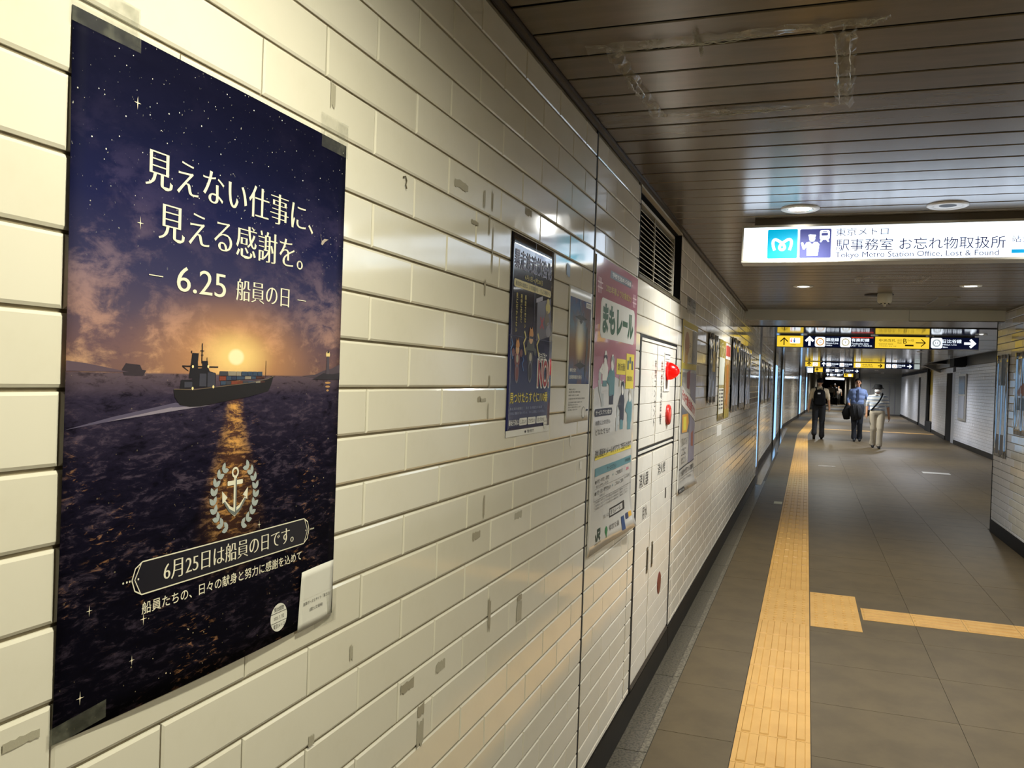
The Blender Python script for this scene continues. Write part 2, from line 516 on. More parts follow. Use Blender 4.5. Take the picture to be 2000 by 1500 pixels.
# ---- ceiling of slats
c1 = MB().box((-0.2, -3.2, CEIL + 0.016), (RW + .2, 9.9, CEIL + 0.1)).build('ceiling', DARKVOID)
tag(c1, 'brown metal slat ceiling over the near part of the passage', 'ceiling', kind='structure')
SP = 0.1597
sw = SP - 0.0115
mb = MB(); L = RW - 0.026
e = 0.0025
prof = [(-sw / 2, 0.014), (-sw / 2, e), (-sw / 2 + e, 0), (sw / 2 - e, 0), (sw / 2, e), (sw / 2, 0.014)]
vs = [(0, p[0], p[1]) for p in prof] + [(L, p[0], p[1]) for p in prof]
mb.add(vs, [(i, i + 1, i + 7, i + 6) for i in range(5)] + [(0, 1, 2, 3, 4, 5), (6, 7, 8, 9, 10, 11)])
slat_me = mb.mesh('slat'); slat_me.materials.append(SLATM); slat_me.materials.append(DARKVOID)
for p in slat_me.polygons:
    if abs(p.normal.y) > .95: p.material_index = 1  # slat sides blackened, the shade of deep joints painted on
k = -30
rnd = random.Random(11)
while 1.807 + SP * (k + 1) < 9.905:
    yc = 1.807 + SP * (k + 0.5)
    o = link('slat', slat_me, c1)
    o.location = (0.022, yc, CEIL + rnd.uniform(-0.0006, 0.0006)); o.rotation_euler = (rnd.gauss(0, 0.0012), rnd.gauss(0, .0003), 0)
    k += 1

# ---- beam
beam = empty('beam', (0, 9.9, 2.235), 0, 'grey boxed ceiling beam crossing the passage before the yellow signs', 'beam', kind='structure')
GREYP = M('beam grey paint', '#e2e2d8', 0.45)
def bpart(name, a, b, mat, **k):
    o = bx(name, a, b, mat, None, **k); o.parent = beam; o.matrix_parent_inverse = Matrix.Translation(-Vector((0, 9.9, 2.235))); return o
bpart('fascia_panel', (-0.01, 9.9, 2.236), (1.697, 9.93, 2.36), GREYP, bevel=0.002)
bpart('fascia_panel', (1.701, 9.9, 2.243), (RW + 0.02, 9.93, 2.36), GREYP, bevel=0.002)
for i, (a, b) in enumerate(((-0.1, 1.38), (1.383, 1.9), (1.903, 2.3), (2.303, 5.0))):
    bpart('soffit_panel', (a, 9.931, 2.236), (b, 10.93, 2.25), M('soffit metal', '#6b635c', 0.22, 0.4))
bpart('beam_back_edge', (-0.12, 10.93, 2.226), (5.0, 10.96, 2.50), BLACK_GAP)  # black strip along the back edge of the beam

# ---- ceiling past the beam
def far_left_x(y):
    pts = ((13.0, -0.10), (31.3, -0.07), (37.5, 0.09), (55.5, 0.81), (90, 2.45))
    for (a, b), (c, d) in zip(pts, pts[1:]):
        if y <= c: return b + (d - b) * (y - a) / (c - a)
    return pts[-1][1]
def far_ceil_x(y): return 4.30 - 0.055 * max(0, y - 12) if y < 26 else 5.8
c2 = MB().box((-0.4, 10.96, CEIL2 + 0.03), (4.0, 92, CEIL2 + 0.1)).box((2.6, 10.3, 2.62), (6.6, 52, 2.7)).build('ceiling_far', DARKVOID)
tag(c2, 'glossy grey panel ceiling reflecting the hanging signs beyond the beam', 'ceiling', kind='structure')
y = 10.97; rnd = random.Random(5)
while y < 90:
    w = 0.61 if y < 36 else 2.4
    xr = 4.0 if y < 28 else (5.75 if y < 50.8 else 4.1)
    o = MB().box((-0.3, y, 0), (xr, y + w - 0.010, 0.02)).build('ceiling_panel', SLAT_FAR, c2)
    o.location = (0, 0, CEIL2 + rnd.uniform(-.0012, .0012))
    y += w

# ---- floor
fl = MB().box((-0.3, -3.2, -0.12), (6.8, 19.664, -0.003)).box((-0.3, 19.664, -0.12), (6.8, 92, 0.0)).build('floor', FLOORM)
tag(fl, 'grey brown stone tile floor with yellow tactile paving', 'floor', kind='structure')
fl.data.materials.append(FLOORJ)
for p in fl.data.polygons:
    if p.center.y < 19 and p.center.z > -0.01: p.material_index = 1
FP = 0.617
_ftm = {}
def floor_tile(x0, x1, y0, y1):
    w, h = x1 - x0 - 0.0025, y1 - y0 - 0.0025; k = (round(w, 3), round(h, 3))
    if k not in _ftm:
        _ftm[k] = MB().box((-w / 2, -h / 2, -0.003), (w / 2, h / 2, 0)).mesh('floor_tile'); _ftm[k].materials.append(FLOORM)
    o = link('floor_tile', _ftm[k], fl); o.location = ((x0 + x1) / 2, (y0 + y1) / 2, rnd.uniform(-.0002, .0002))
TX0, TX1 = 0.449, 0.757
i = -8
while True:
    ya = 3.620 + FP * i; yb = ya + FP
    if yb > 19.7: break
    cols = [(0.131, TX0), (TX1, 1.390), (1.390, 2.007)] + ([(2.007, RW)] if yb < WALL_END + 0.3 else [(2.007, 2.624), (2.624, 3.241), (3.241, 3.858), (3.858, 4.475)])
    for (a, b) in cols: floor_tile(a, b, ya, yb)
    i += 1
# tactile blocks
BP = 0.3055
def tactile(kind):
    mb = MB(); s = BP / 2 - 0.0012
    mb.box((-s, -s, -0.003), (s, s, 0.0012))
    if kind == 'bar':
        for k in range(4):
            x = (k - 1.5) * 0.075; a, b, h = 0.0200, 0.0160, 0.0068; l = s - 0.008
            mb.add([(x - a, -l, 0.001), (x + a, -l, 0.001), (x + a, l, 0.001), (x - a, l, 0.001), (x - b, -l + .006, h), (x + b, -l + .006, h), (x + b, l - .006, h), (x - b, l - .006, h)],
                   [(4, 5, 6, 7), (0, 1, 5, 4), (1, 2, 6, 5), (2, 3, 7, 6), (3, 0, 4, 7)])
    else:
        for a in range(5):
            for b in range(5):
                mb.lathe([(0.013, 0.001), (0.0075, 0.0058)], 8, ((a - 2) * 0.058, (b - 2) * 0.058, 0))
    me = mb.mesh('tactile_block'); me.materials.append(TACT); return me
bar_me, dot_me = tactile('bar'), tactile('dot')
def put_block(me, x, y, rz=0.0):
    o = link('tactile_block', me, fl); o.location = (x, y, 0.0005); o.rotation_euler = (0, 0, rz)
SX = (TX0 + TX1) / 2
for k in range(9): put_block(bar_me, SX, 5.572 - BP * (k + 0.5))
for k in range(3):
    put_block(dot_me, SX, 5.572 + BP * (k + 0.5)); put_block(dot_me, SX + BP + 0.004, 5.572 + BP * (k + 0.5))
for k in range(68): put_block(bar_me, SX, 6.489 + BP * (k + 0.5))
for k in range(5): put_block(bar_me, 1.082 + BP * (k + 0.5), 6.025, PI / 2)
far = MB()
xa, ya = SX, 27.27
for k in range(54):
    ang = 0.034; c, s = math.cos(ang), math.sin(ang); h = BP / 2 - .001
    q = lambda u, v: (xa + u * c + v * s, ya - u * s + v * c, 0.004)
    far.quad(q(-h, -h), q(h, -h), q(h, h), q(-h, h)); xa += s * BP; ya += c * BP
for k in range(11):
    x = 1.15 + 0.33 * k; far.quad((x, 31.25, .004), (x + .325, 31.25, .004), (x + .325, 31.8, .004), (x, 31.8, .004))
o = far.build('tactile_strip', TACT, fl); o['kind'] = 'stuff'
# gutter stones
gm = MB().box((0.0045, 0, -0.003), (0.098, 0.926, -0.0005)).box((0.03, 0, -0.001), (0.034, 0.926, 0.0004)).mesh('gutter_stone'); gm.materials.append(GRANITE)
km = MB().box((0.0995, 0, -0.003), (0.1295, 0.926, 0.002)).mesh('kerb_stone'); km.materials.append(MN('kerb granite', '#7a7363', '#4d4739', 70, 0.4, lo=.42, hi=.6))
y = 3.372 - 0.93 * 4
while y < 13.0:
    for me, nm in ((gm, 'gutter_stone'), (km, 'kerb_stone')):
        o = link(nm, me, fl); o.location = (0, y, 0)
    y += 0.93
o = bx('gutter_channel', (-0.10, 13.05, -0.003), (0.09, 31, 0.0022), M('polished channel', '#4c463d', 0.12, spec=0.7), fl)

# ---- left wall past the lit panels
def wall_run(name, p, q, top, mat, label, thick=0.15, tiles=None, skirt=0.12, side=1):
    """a wall from p to q (floor points); its face is to the right of p->q when side = 1"""
    p, q = Vector((p[0], p[1], 0)), Vector((q[0], q[1], 0)); d = (q - p); L = d.length; d.normalize()
    n = Vector((d.y, -d.x, 0)) * side
    o = empty(name, p, 0, label, 'wall', kind='structure')
    inv = Matrix.Translation(-p)
    def sub(nm, a0, a1, z0, z1, off0, off1, mt):
        c = [p + d * a + n * b for a, b in ((a0, off0), (a1, off0), (a1, off1), (a0, off1))]
        mb = MB().add([(*v.xy, z0) for v in c] + [(*v.xy, z1) for v in c], [(0, 1, 2, 3), (4, 5, 6, 7), (0, 1, 5, 4), (1, 2, 6, 5), (2, 3, 7, 6), (3, 0, 4, 7)])
        t = mb.build(nm, mt); t.parent = o; t.matrix_parent_inverse = inv; return t
    sub('backing', 0, L, 0, top, -thick, -0.0055, GROUT_FAR)
    if skirt: sub('skirting', 0, L, 0, skirt, -0.02, 0.006, SKIRT)
    if tiles:
        rot = Matrix(((n.x, d.x, 0, 0), (n.y, d.y, 0, 0), (0, 0, 1, 0), (0, 0, 0, 1)))
        if n.cross(d).z < 0: rot = Matrix(((n.x, -d.x, 0, 0), (n.y, -d.y, 0, 0), (0, 0, 1, 0), (0, 0, 0, 1)))
        mb = MB()
        for r in tile_rects(0, L, skirt, top, 0.1):
            me = tile_mesh(r[1] - r[0], r[3] - r[2]); cc = p + d * ((r[0] + r[1]) / 2)
            mt = Matrix.Translation((cc.x, cc.y, (r[2] + r[3]) / 2)) @ rot @ Matrix.Rotation(random.gauss(0, .002), 4, 'Y')
            mb.add([mt @ v.co for v in me.vertices], [tuple(f.vertices) for f in me.polygons])
        t = mb.build('tile_field', mat); t.parent = o; t.matrix_parent_inverse = inv; t['kind'] = 'stuff'
    return o, sub
T_PANEL = M('pale metal wall panel', '#b9b4aa', 0.25)
WALL_W = M('pale wall', '#c9c6c0', 0.45)
wall_run('wall_left_far', (-0.09, 13.1), (-0.07, 31.3), 2.45, T_CREAM, 'tiled wall beyond the first lit blue panel', tiles=True)
wall_run('wall_left_bend', (-0.07, 31.3), (0.81, 55.5), 2.45, T_CREAM, 'distant wall bending gently after the lit panels', tiles=True)
wall_run('wall_left_end', (0.81, 55.5), (2.45, 90), 2.45, T_PANEL, 'farthest stretch of wall beside the distant crowd')
# ---- right side of the wide part
RA = ((4.58, 10.3), (4.635, 26.5)); RB = ((4.70, 28.55), (4.885, 32.9)); RC = ((4.93, 34.6), (5.12, 38.35)); RD = ((5.17, 39.45), (5.60, 50.9))
RT = 2.185
wall_run('wall_right_far', *RA, RT, T_FAR, 'bluish white tiled wall with a narrow information panel', tiles=True, side=-1)
wall_run('wall_right_middle', *RB, RT, T_FAR, 'tiled wall between the dark doorway and the yellow recess', tiles=True, side=-1)
wall_run('wall_right_beyond', *RC, RT, T_FAR, 'tiled wall between the yellow recess and the far dark doorway', tiles=True, side=-1)
wall_run('wall_right_end', *RD, RT, T_FAR, 'farthest tiled wall meeting the plain grey end wall', tiles=True, side=-1)
ew = empty('wall_end', (3.45, 50.9, 0), 0, 'plain grey end wall with faint door outlines', 'wall', kind='structure')
def epart(root, name, a, b, mat, bevel=0.0):
    o = bx(name, a, b, mat, None, bevel); o.parent = root; o.matrix_parent_inverse = root.matrix_basis.inverted(); return o
EWM = M('end wall paint', '#82817b', 0.4)
epart(ew, 'panel', (3.46, 50.9, 0), (5.62, 51.1, 2.6), EWM)
for (a, b, c) in ((4.0, 5.3, 2.10), (4.28, 5.02, 1.93)):
    for q in (((a, 50.885, 0.02), (a + .03, 50.9, c)), ((b - .03, 50.885, 0.02), (b, 50.9, c)), ((a, 50.885, c - .03), (b, 50.9, c))):
        epart(ew, 'door_outline', *q, M('door outline', '#77757a', 0.5))
epart(ew, 'door_handle', (4.33, 50.87, 0.95), (4.38, 50.9, 1.1), M('dark handle', '#333230', 0.4))
epart(ew, 'edge_post', (3.40, 50.7, 0), (3.47, 51.1, 2.45), BLACK_GAP)
epart(ew, 'skirting', (3.47, 50.88, 0), (5.6, 50.9, 0.08), M('far skirting', '#4a4843', 0.5))
wall_run('wall_far_right', (3.45, 51.1), (3.9, 90), 2.45, T_PANEL, 'distant wall on the crowd side past the end wall', side=-1)
fe = MB().box((1.5, 90, 0), (5, 90.2, 2.45)).build('wall_far_end', M('dim far wall', '#6b6055', 0.7))
tag(fe, 'dim brown wall closing the passage behind the distant crowd', 'wall', kind='structure')
# doorways and the recess
def doorway(name, p, q, depth, label, jamb):
    root = empty(name, (p[0], p[1], 0), 0, label, 'doorway', kind='structure')
    x = max(p[0], q[0])
    epart(root, 'dark_opening', (x + 0.02, p[1], 0), (x + depth, q[1], RT), M('unlit room', '#050505', 0.9))  # solid black block, the room's darkness is put into its colour
    if jamb: epart(root, 'jamb', (x - 0.03, p[1], 0), (x + 0.02, p[1] + jamb, 2.05), M('pale jamb', '#c4c4c6', 0.35))
    epart(root, 'lintel', (x - 0.02, p[1] + jamb, 2.03), (x + 0.1, q[1], RT), T_FAR)
    return root
doorway('door_1', RA[1], RB[0], 0.9, 'tall black doorway in the bluish white tiled wall', 0.75)
doorway('door_2', RC[1], RD[0], 0.9, 'slim black doorway farther along, near the grey end wall', 0.0)
rc = empty('wall_recess', (4.9, 33, 0), 0, 'shallow recess painted yellow above and cream below', 'wall', kind='structure')
epart(rc, 'yellow_panel', (4.99, 32.9, 1.33), (5.1, 34.6, 2.5), M('yellow paint', '#b9a035', 0.5))
epart(rc, 'cream_panel', (4.99, 32.9, 0.3), (5.1, 34.6, 1.33), M('cream paint', '#c4b494', 0.5))
epart(rc, 'black_plinth', (4.86, 32.95, 0), (5.1, 34.55, 0.36), BLACK_GAP)
epart(rc, 'black_edge', (4.88, 34.35, 0), (4.95, 34.6, 2.3), BLACK_GAP)
# soffit pocket above the right wall
pk = empty('ceiling_pocket', (4.6, 11, 2.2), 0, 'recessed grey metal soffit above the bluish tiled wall', 'soffit', kind='structure')
SOF = M('soffit panel', '#77736c', 0.35, 0.2)
for a, b in ((10.3, 15.0), (15.02, 19.5), (19.52, 24.9)): epart(pk, 'panel', (4.66, a, RT), (4.72, b, 2.62), SOF)
epart(pk, 'panel', (4.62, 25.6, RT + .02), (4.75, 31.0, 2.62), M('soffit panel painted lit', '#8f897c', 0.3, 0.2))  # paler copy of the soffit colour, light spill painted in
epart(pk, 'box_post', (4.35, 24.9, 2.15), (4.75, 25.6, 2.62), BLACK_GAP)
epart(pk, 'edge_strip', (4.0, 10.96, CEIL2 - 0.002), (4.06, 28.0, 2.62), M('edge strip', '#3a3733', 0.4))
o = MB().add([(4.0, 30.2, 2.62), (4.0, 30.5, 2.62), (4.0, 30.5, 2.40), (4.0, 30.2, 2.40), (4.75, 30.2, 2.25), (4.75, 30.5, 2.25), (4.75, 30.5, 2.08), (4.75, 30.2, 2.08)],
             [(0, 1, 2, 3), (4, 5, 6, 7), (0, 1, 5, 4), (1, 2, 6, 5), (2, 3, 7, 6), (3, 0, 4, 7)]).build('brace', SOF)
o.parent = pk; o.matrix_parent_inverse = pk.matrix_basis.inverted()
# ================================================================== LAMPS AND CEILING FIXTURES
RINGW = M('white lamp ring', '#d8d4cc', 0.35)
REFL = M('lamp reflector', '#cfcac0', 0.2, 0.6)
class MBo(MB):
    cap = False
def downlight(x, y, z, power, col, label, on=True, r=0.088, emit=14.0, spread=167, group=None, blend=1.0):
    root = empty('downlight', (x, y, z), 0, label, 'ceiling light', group or 'round downlights in the ceilings')
    MBo().lathe([(r, 0.0), (r, -0.005), (r - 0.008, -0.009), (r * 0.70, -0.007), (r * 0.68, -0.001)], 32).build('trim_ring', RINGW, root, True)
    if on:
        MBo().lathe([(r * 0.68, -0.0065), (r * 0.55, -0.001)], 32).build('reflector', REFL, root, True)
        m = 'lamp lens %.2f %.2f' % (col[2], emit)
        if m not in MATS:
            M(m, '#ffffff', 0.4, emit=emit); b = MATS[m].node_tree.nodes['Principled BSDF']
            b.inputs['Emission Color'].default_value = (1, .5 + .5 * col[1], .45 + .55 * col[2], 1)
        mb = MBo(); mb.lathe([(r * 0.58, -0.0035), (r * 0.3, -0.0055), (0.0005, -0.006)], 24).build('lens', MATS[m], root, True)
        if power:
            ld = bpy.data.lights.new('lamp', 'SPOT'); ld.energy = power; ld.color = col; ld.spot_size = math.radians(spread); ld.spot_blend = blend; ld.shadow_soft_size = 0.05
            lo = bpy.data.objects.new('lamp_glow', ld); COL.objects.link(lo); lo.parent = root; lo.location = (0, 0, -0.045)
    else:
        MBo().lathe([(r * 0.68, -0.0065), (r * 0.42, -0.004)], 32).build('baffle', RINGW, root, True)
        mb = MBo(); mb.lathe([(r * 0.42, -0.004), (0.0005, -0.0038)], 24).build('dark_hole', M('unlit lamp hole', '#0a0908', 0.6), root)
    return root

downlight(0.63, 0.74, CEIL, P_NEAR, WARM, 'lit round downlight over the large sea poster, out of frame overhead', spread=179.5, blend=.85)
downlight(1.89, 0.74, CEIL, P_NEAR, WARM, 'lit round downlight over the viewer, on the side away from the poster', spread=179.5, blend=.85)
downlight(0.63, -2.0, CEIL, P_NEAR, WARM, 'lit round downlight behind the viewer')
downlight(0.63, 4.205, CEIL, P_MID, NEUTRAL, 'lit round downlight just before the white station office sign')
downlight(1.263, 4.236, CEIL, 0, NEUTRAL, 'unlit round downlight with a dark hole before the station office sign', on=False)
downlight(1.89, 4.20, CEIL, P_MID, NEUTRAL, 'lit round downlight at the far end of the station office sign')
downlight(0.63, 7.494, CEIL, P_MID * .75, NEUTRAL, 'lit round downlight behind the sign on the poster wall side', r=0.080)
downlight(1.892, 7.508, CEIL, P_MID * .75, NEUTRAL, 'lit round downlight behind the sign, beside the square ceiling hatch', r=0.080)
far_l = [(2.94, 13.1), (1.2, 16.4), (2.9, 19.4), (1.2, 22.4), (2.92, 24.6), (1.3, 29.8), (3.3, 33.0), (1.7, 37.0), (3.6, 41.0), (2.2, 45.5), (4.3, 46.8), (3.0, 49.6)]  # last two are added lamps to brighten the end wall
for i, (x, y) in enumerate(far_l):
    downlight(x, y, CEIL2, P_FAR * (.4, .65, .8, .9)[i] if i < 4 else P_FAR, COOL if x > 2.5 and i else NEUTRAL, ['slim lit downlight past the beam beside the white arrow sign end', 'slim lit downlight past the beam above the yellow strip',
              'slim lit downlight just under the white arrow sign', 'slim lit downlight above the walking man with the backpack', 'slim lit downlight above the man in the bucket hat',
              'slim lit downlight over the bend of the yellow strip', 'slim lit downlight near the yellow recess', 'slim lit downlight before the fourth row of signs',
              'slim lit downlight before the grey end wall', 'slim lit downlight at the mouth of the distant crowd', 'added downlight that brightens the grey end wall doors', 'added downlight that brightens the end wall by its dark post'][i], r=0.075, emit=8.0)
for i, (x, y) in enumerate(((2.2, 55.5), (2.6, 66), (3.0, 76))):
    downlight(x, y, CEIL2, P_FAR * 1.0, NEUTRAL, ['distant downlight at the start of the farthest stretch', 'distant downlight midway along the farthest stretch', 'distant downlight over the crowd'][i], r=0.075, emit=8.0)

# pendant detector, rose, detector dome, hatch
d = empty('ceiling_detector', (1.31, 8.085, CEIL), 0, 'white cylinder detector hanging from the slats behind the station office sign', 'detector')
PL = M('off white plastic', '#b9b5a2', 0.35)
MB().lathe([(0.012, 0.0), (0.012, 0.105), (0.03, 0.12)], 12, (0, 0, -0.115)).build('stem', PL, d, True)
MB().lathe([(0.058, -0.0), (0.062, -0.01), (0.060, -0.075), (0.050, -0.088), (0.032, -0.095)], 24, (0, 0, -0.0)).build('body', PL, d, True)
for k in range(8):
    a = 2 * PI * k / 8
    MB().lathe([(0.006, 0.003), (0.006, -0.006)], 8, (0.042 * math.cos(a), 0.042 * math.sin(a), -0.0905)).build('slot', BLACK_GAP, d)
d.location = (1.31, 8.085, CEIL)
rs = MB().lathe([(0.125, 0.0), (0.12, -0.006), (0.03, -0.004)], 32, (1.27, 8.2, CEIL)).build('ceiling_rose', M('dark ceiling disc', '#2c241d', 0.5), None, True)
tag(rs, 'flat dark disc on the slats behind the hanging white detector', 'disc')
sd = MB().lathe([(0.062, 0.0), (0.058, -0.01), (0.03, -0.018), (0.001, -0.02)], 24, (1.254, 9.65, CEIL)).build('smoke_detector', PL, None, True)
tag(sd, 'small flat smoke detector on the slats just before the beam', 'smoke detector')
h = empty('ceiling_hatch', (1.87, 8.81, CEIL), 0, 'square grey access hatch in the slats beside a lit downlight', 'hatch')
HT = M('hatch metal', '#8a8474', 0.4, 0.2)
MB().box((-0.085, -0.385, -0.004), (0.085, 0.385, 0.0)).build('cover', HT, h, bevel=.001)
for a, b in (((-0.09, -0.39, -0.006), (-0.085, 0.39, 0)), ((0.085, -0.39, -0.006), (0.09, 0.39, 0)), ((-0.09, -0.395, -0.006), (0.09, -0.385, 0)), ((-0.09, 0.385, -0.006), (0.09, 0.395, 0))):
    MB().box(a, b).build('edge', ALU, h)

# clear tape frames left on the slats
def clear_film(name, tint='#d8d2c2', alpha=0.30, rough=0.06):
    if name in MATS: return MATS[name]
    m = M(name, tint, rough, alpha=alpha, coat=0.6); nt = m.node_tree; b = nt.nodes['Principled BSDF']
    co = coord(nt, 'Object'); f = tex(nt, 'Noise', co, 18, 4, 0.7)
    nt.links.new(f.sm(0.4, 0.75, alpha * 0.6, min(1, alpha * 2.0)).s, b.inputs['Alpha'])
    bn = nt.nodes.new('ShaderNodeBump'); bn.inputs['Strength'].default_value = 0.6; bn.inputs['Distance'].default_value = 0.004
    g = tex(nt, 'Noise', co, 45, 3, 0.6)
    nt.links.new(g.s, bn.inputs['Height']); nt.links.new(bn.outputs[0], b.inputs['Normal'])
    return m
TAPE = clear_film('clear packing tape')
def tape_strip(root, a, b, w, mat=TAPE, n=26, amp=0.006, seed=1, name='tape_strip'):
    rnd = random.Random(seed); a, b = Vector(a), Vector(b); d = (b - a); s = Vector((-d.y, d.x, 0)).normalized()
    vs, fs = [], []
    for i in range(n + 1):
        t = i / n; ww = w * (0.85 + 0.3 * rnd.random()); c = a + d * t + s * rnd.uniform(-.004, .004)
        for k in range(5):
            q = (k / 4 - 0.5); z = -abs(rnd.gauss(0, amp)) * (1.0 if k in (1, 2, 3) else 0.35) - 0.0006
            vs.append((c + s * q * ww) + Vector((0, 0, z)))
    for i in range(n):
        for k in range(4): fs.append((i * 5 + k, i * 5 + k + 1, i * 5 + k + 6, i * 5 + k + 5))
    o = MB().add(vs, fs).build(name, mat); o.parent = root; o.matrix_parent_inverse = root.matrix_basis.inverted(); return o
tf = empty('tape_rectangle', (0.48, 2.37, CEIL), 0, 'large crinkled rectangle of clear tape left stuck on the ceiling slats', 'tape')
z = CEIL - 0.001
for i, (a, b, w) in enumerate((((0.13, 2.075, z), (0.79, 2.075, z), 0.045), ((0.19, 2.08, z), (0.215, 2.63, z), 0.042), ((0.19, 2.645, z), (0.775, 2.66, z), 0.034), ((0.745, 2.10, z), (0.765, 2.65, z), 0.050), ((0.74, 2.08, z), (0.84, 2.06, z), 0.02), ((0.405, 2.02, z), (0.41, 2.15, z), 0.012))):
    tape_strip(tf, a, b, w, seed=i + 2, amp=0.014 if i == 3 else 0.008)
tf2 = empty('tape_rectangle', (1.27, 7.06, CEIL), 0, 'small rectangle of clear tape on the slats behind the station office sign', 'tape')
for i, (a, b, w) in enumerate((((1.02, 6.90, z), (1.53, 6.86, z), 0.05), ((1.03, 7.22, z), (1.51, 7.24, z), 0.05), ((1.03, 6.9, z), (1.04, 7.22, z), 0.045), ((1.50, 6.86, z), (1.49, 7.24, z), 0.06))):
    tape_strip(tf2, a, b, w, seed=i + 20, n=12)

GLINT = M('tape glint', '#e8e4d8', 0.08, alpha=0.75, coat=1.0)  # pale ridges painted for bright streaks along the tape creases
rnd = random.Random(31)
for (a, b, n_, cnt) in (((0.74, 2.11), (0.765, 2.64), 14, 3), ((0.22, 2.085), (0.78, 2.078), 18, 2), ((0.20, 2.12), (0.218, 2.62), 12, 2), ((0.24, 2.648), (0.76, 2.655), 16, 2), ((0.77, 2.075), (0.84, 2.045), 6, 2)):
    a, b = Vector((*a, 0)), Vector((*b, 0)); sd_ = Vector((-(b - a).y, (b - a).x, 0)).normalized()
    for c_ in range(cnt):
        off = rnd.uniform(-.016, .016); t0, t1 = sorted((rnd.uniform(0, .45), rnd.uniform(.55, 1)))
        pts = [(a + (b - a) * (t0 + (t1 - t0) * q / n_)) + sd_ * (off + rnd.uniform(-.0014, .0014)) + Vector((0, 0, CEIL - .007 - rnd.random() * .006)) for q in range(n_ + 1)]
        o = MB().tube(pts, [0.0004 + .0013 * math.sin(PI * q / n_) for q in range(n_ + 1)], 5).build('tape_glint', GLINT); o.parent = tf; o.matrix_parent_inverse = tf.matrix_basis.inverted()
# ================================================================== VENT, CABINET
WF = M('warm white metal frame', '#cfc8b6', 0.4)
v = empty('air_vent', (0, VENT[0], VENT[2]), 0, 'black framed louvred air vent high in the cream tiled wall', 'vent')
def vp(name, a, b, mat, parent=None, bevel=0.0):
    o = bx(name, a, b, mat, None, bevel); o.parent = parent or v; o.matrix_parent_inverse = (parent or v).matrix_basis.inverted(); return o
y0, y1, z0, z1 = VENT
vp('recess_back', (-0.155, y0, z0), (-0.15, y1, z1), BLACK_GAP)
vp('recess_edge', (-0.15, y0, z0), (0.001, y0 + 0.006, z1), BLACK_GAP)
vp('recess_edge', (-0.15, y1 - 0.006, z0), (-0.001, y1, z1), BLACK_GAP)
vp('recess_edge', (-0.15, y0, z1 - 0.004), (-0.02, y1, z1), BLACK_GAP)
vp('sill', (-0.15, y0, z0 - 0.002), (0.004, y1, z0 + 0.012), M('vent sill', '#57513f', 0.35, 0.3))
vp('top_plate', (-0.02, y0, z1 - 0.002), (0.003, y1, z1 + 0.012), WF)
vp('frame_bar', (-0.03, y0 + 0.010, 2.262), (-0.004, 4.515, 2.276), WF)
vp('frame_bar', (-0.03, 4.500, z0 + 0.012), (-0.004, 4.516, 2.276), WF)
vp('frame_bar', (-0.03, y0 + 0.008, z0 + 0.012), (-0.006, y0 + 0.013, 2.262), M('vent frame shade', '#2c2923', 0.5))  # darker copy of the frame colour, shade painted on this bar
vp('mullion', (-0.014, 3.918, z0 + 0.012), (-0.006, 3.926, 2.262), WF)
vp('void_panel', (-0.10, 4.517, z0 + .012), (-0.09, y1, z1), BLACK_GAP)
n = 13
for k in range(n):
    zc = z0 + 0.022 + (2.262 - z0 - 0.030) * (k + 0.35) / n
    mb = MB()
    a = [(-0.008, zc - 0.006), (-0.006, zc - 0.0035), (-0.044, zc + 0.017), (-0.046, zc + 0.0145)]
    mb.add([(p[0], y0 + 0.013, p[1]) for p in a] + [(p[0], 4.500, p[1]) for p in a], [(0, 1, 2, 3), (4, 5, 6, 7), (0, 1, 5, 4), (1, 2, 6, 5), (2, 3, 7, 6), (3, 0, 4, 7)])
    o = mb.build('louvre_slat', M('louvre shade', '#100e0a', 0.6)); o.data.materials.append(M('louvre metal', '#c9c2ac', 0.35, 0.2))  # slat body painted dark for shade, only the front lip keeps metal colour
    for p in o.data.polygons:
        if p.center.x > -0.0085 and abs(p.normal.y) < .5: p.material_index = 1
    o.parent = v; o.matrix_parent_inverse = v.matrix_basis.inverted()

cab = empty('hydrant_cabinet', (0, CAB[0], 0), 0, 'flush white tiled fire hydrant cabinet with black gaps and four doors', 'cabinet')
y0, y1, z0, z1 = CAB
def cp(name, a, b, mat, parent=None, bevel=0.0):
    o = bx(name, a, b, mat, None, bevel); o.parent = parent or cab
    o.matrix_parent_inverse = (parent or cab).matrix_world.inverted() if parent is None else Matrix.Identity(4); return o
def inv(o, parent):
    o.parent = parent
    o.matrix_parent_inverse = Matrix.Translation((0, -CAB[0], 0)); return o
def ci(name, a, b, mat, bevel=0.0): return inv(bx(name, a, b, mat, None, bevel), cab)
ci('carcass', (-0.155, y0, 0.0), (-0.03, y1, z1), BLACK_GAP)
ci('black_gap', (-0.03, y0, z0), (0.0004, y0 + 0.036, z1), BLACK_GAP)
ci('black_gap', (-0.03, y1 - 0.036, z0), (0.0004, y1, z1), BLACK_GAP)
ci('black_gap', (-0.03, y0, z1 - 0.014), (-0.002, y1, z1), BLACK_GAP)
ci('white_edge', (-0.02, y0 + 0.036, z1 - 0.026), (0.002, y1 - 0.036, z1 - 0.0145), M('white enamel', '#e8e4da', 0.25))
ci('divider', (-0.03, y0 + .036, 1.166), (-0.006, y1 - .036, 1.196), BLACK_GAP)
ci('white_edge', (-0.02, y0 + .036, 1.176), (0.001, y1 - .036, 1.185), MATS['white enamel'])
ci('threshold', (-0.03, y0 + .036, z0 - .002), (0.003, y1 - .036, z0 + 0.012), M('threshold', '#3b352d', 0.4))
T_DOOR = tile_material('cabinet tile', '#efebe0', '#e6e1d4', 0.2)
leafs = {}
DJ = M('cabinet joint', '#a49c8c', 0.7)
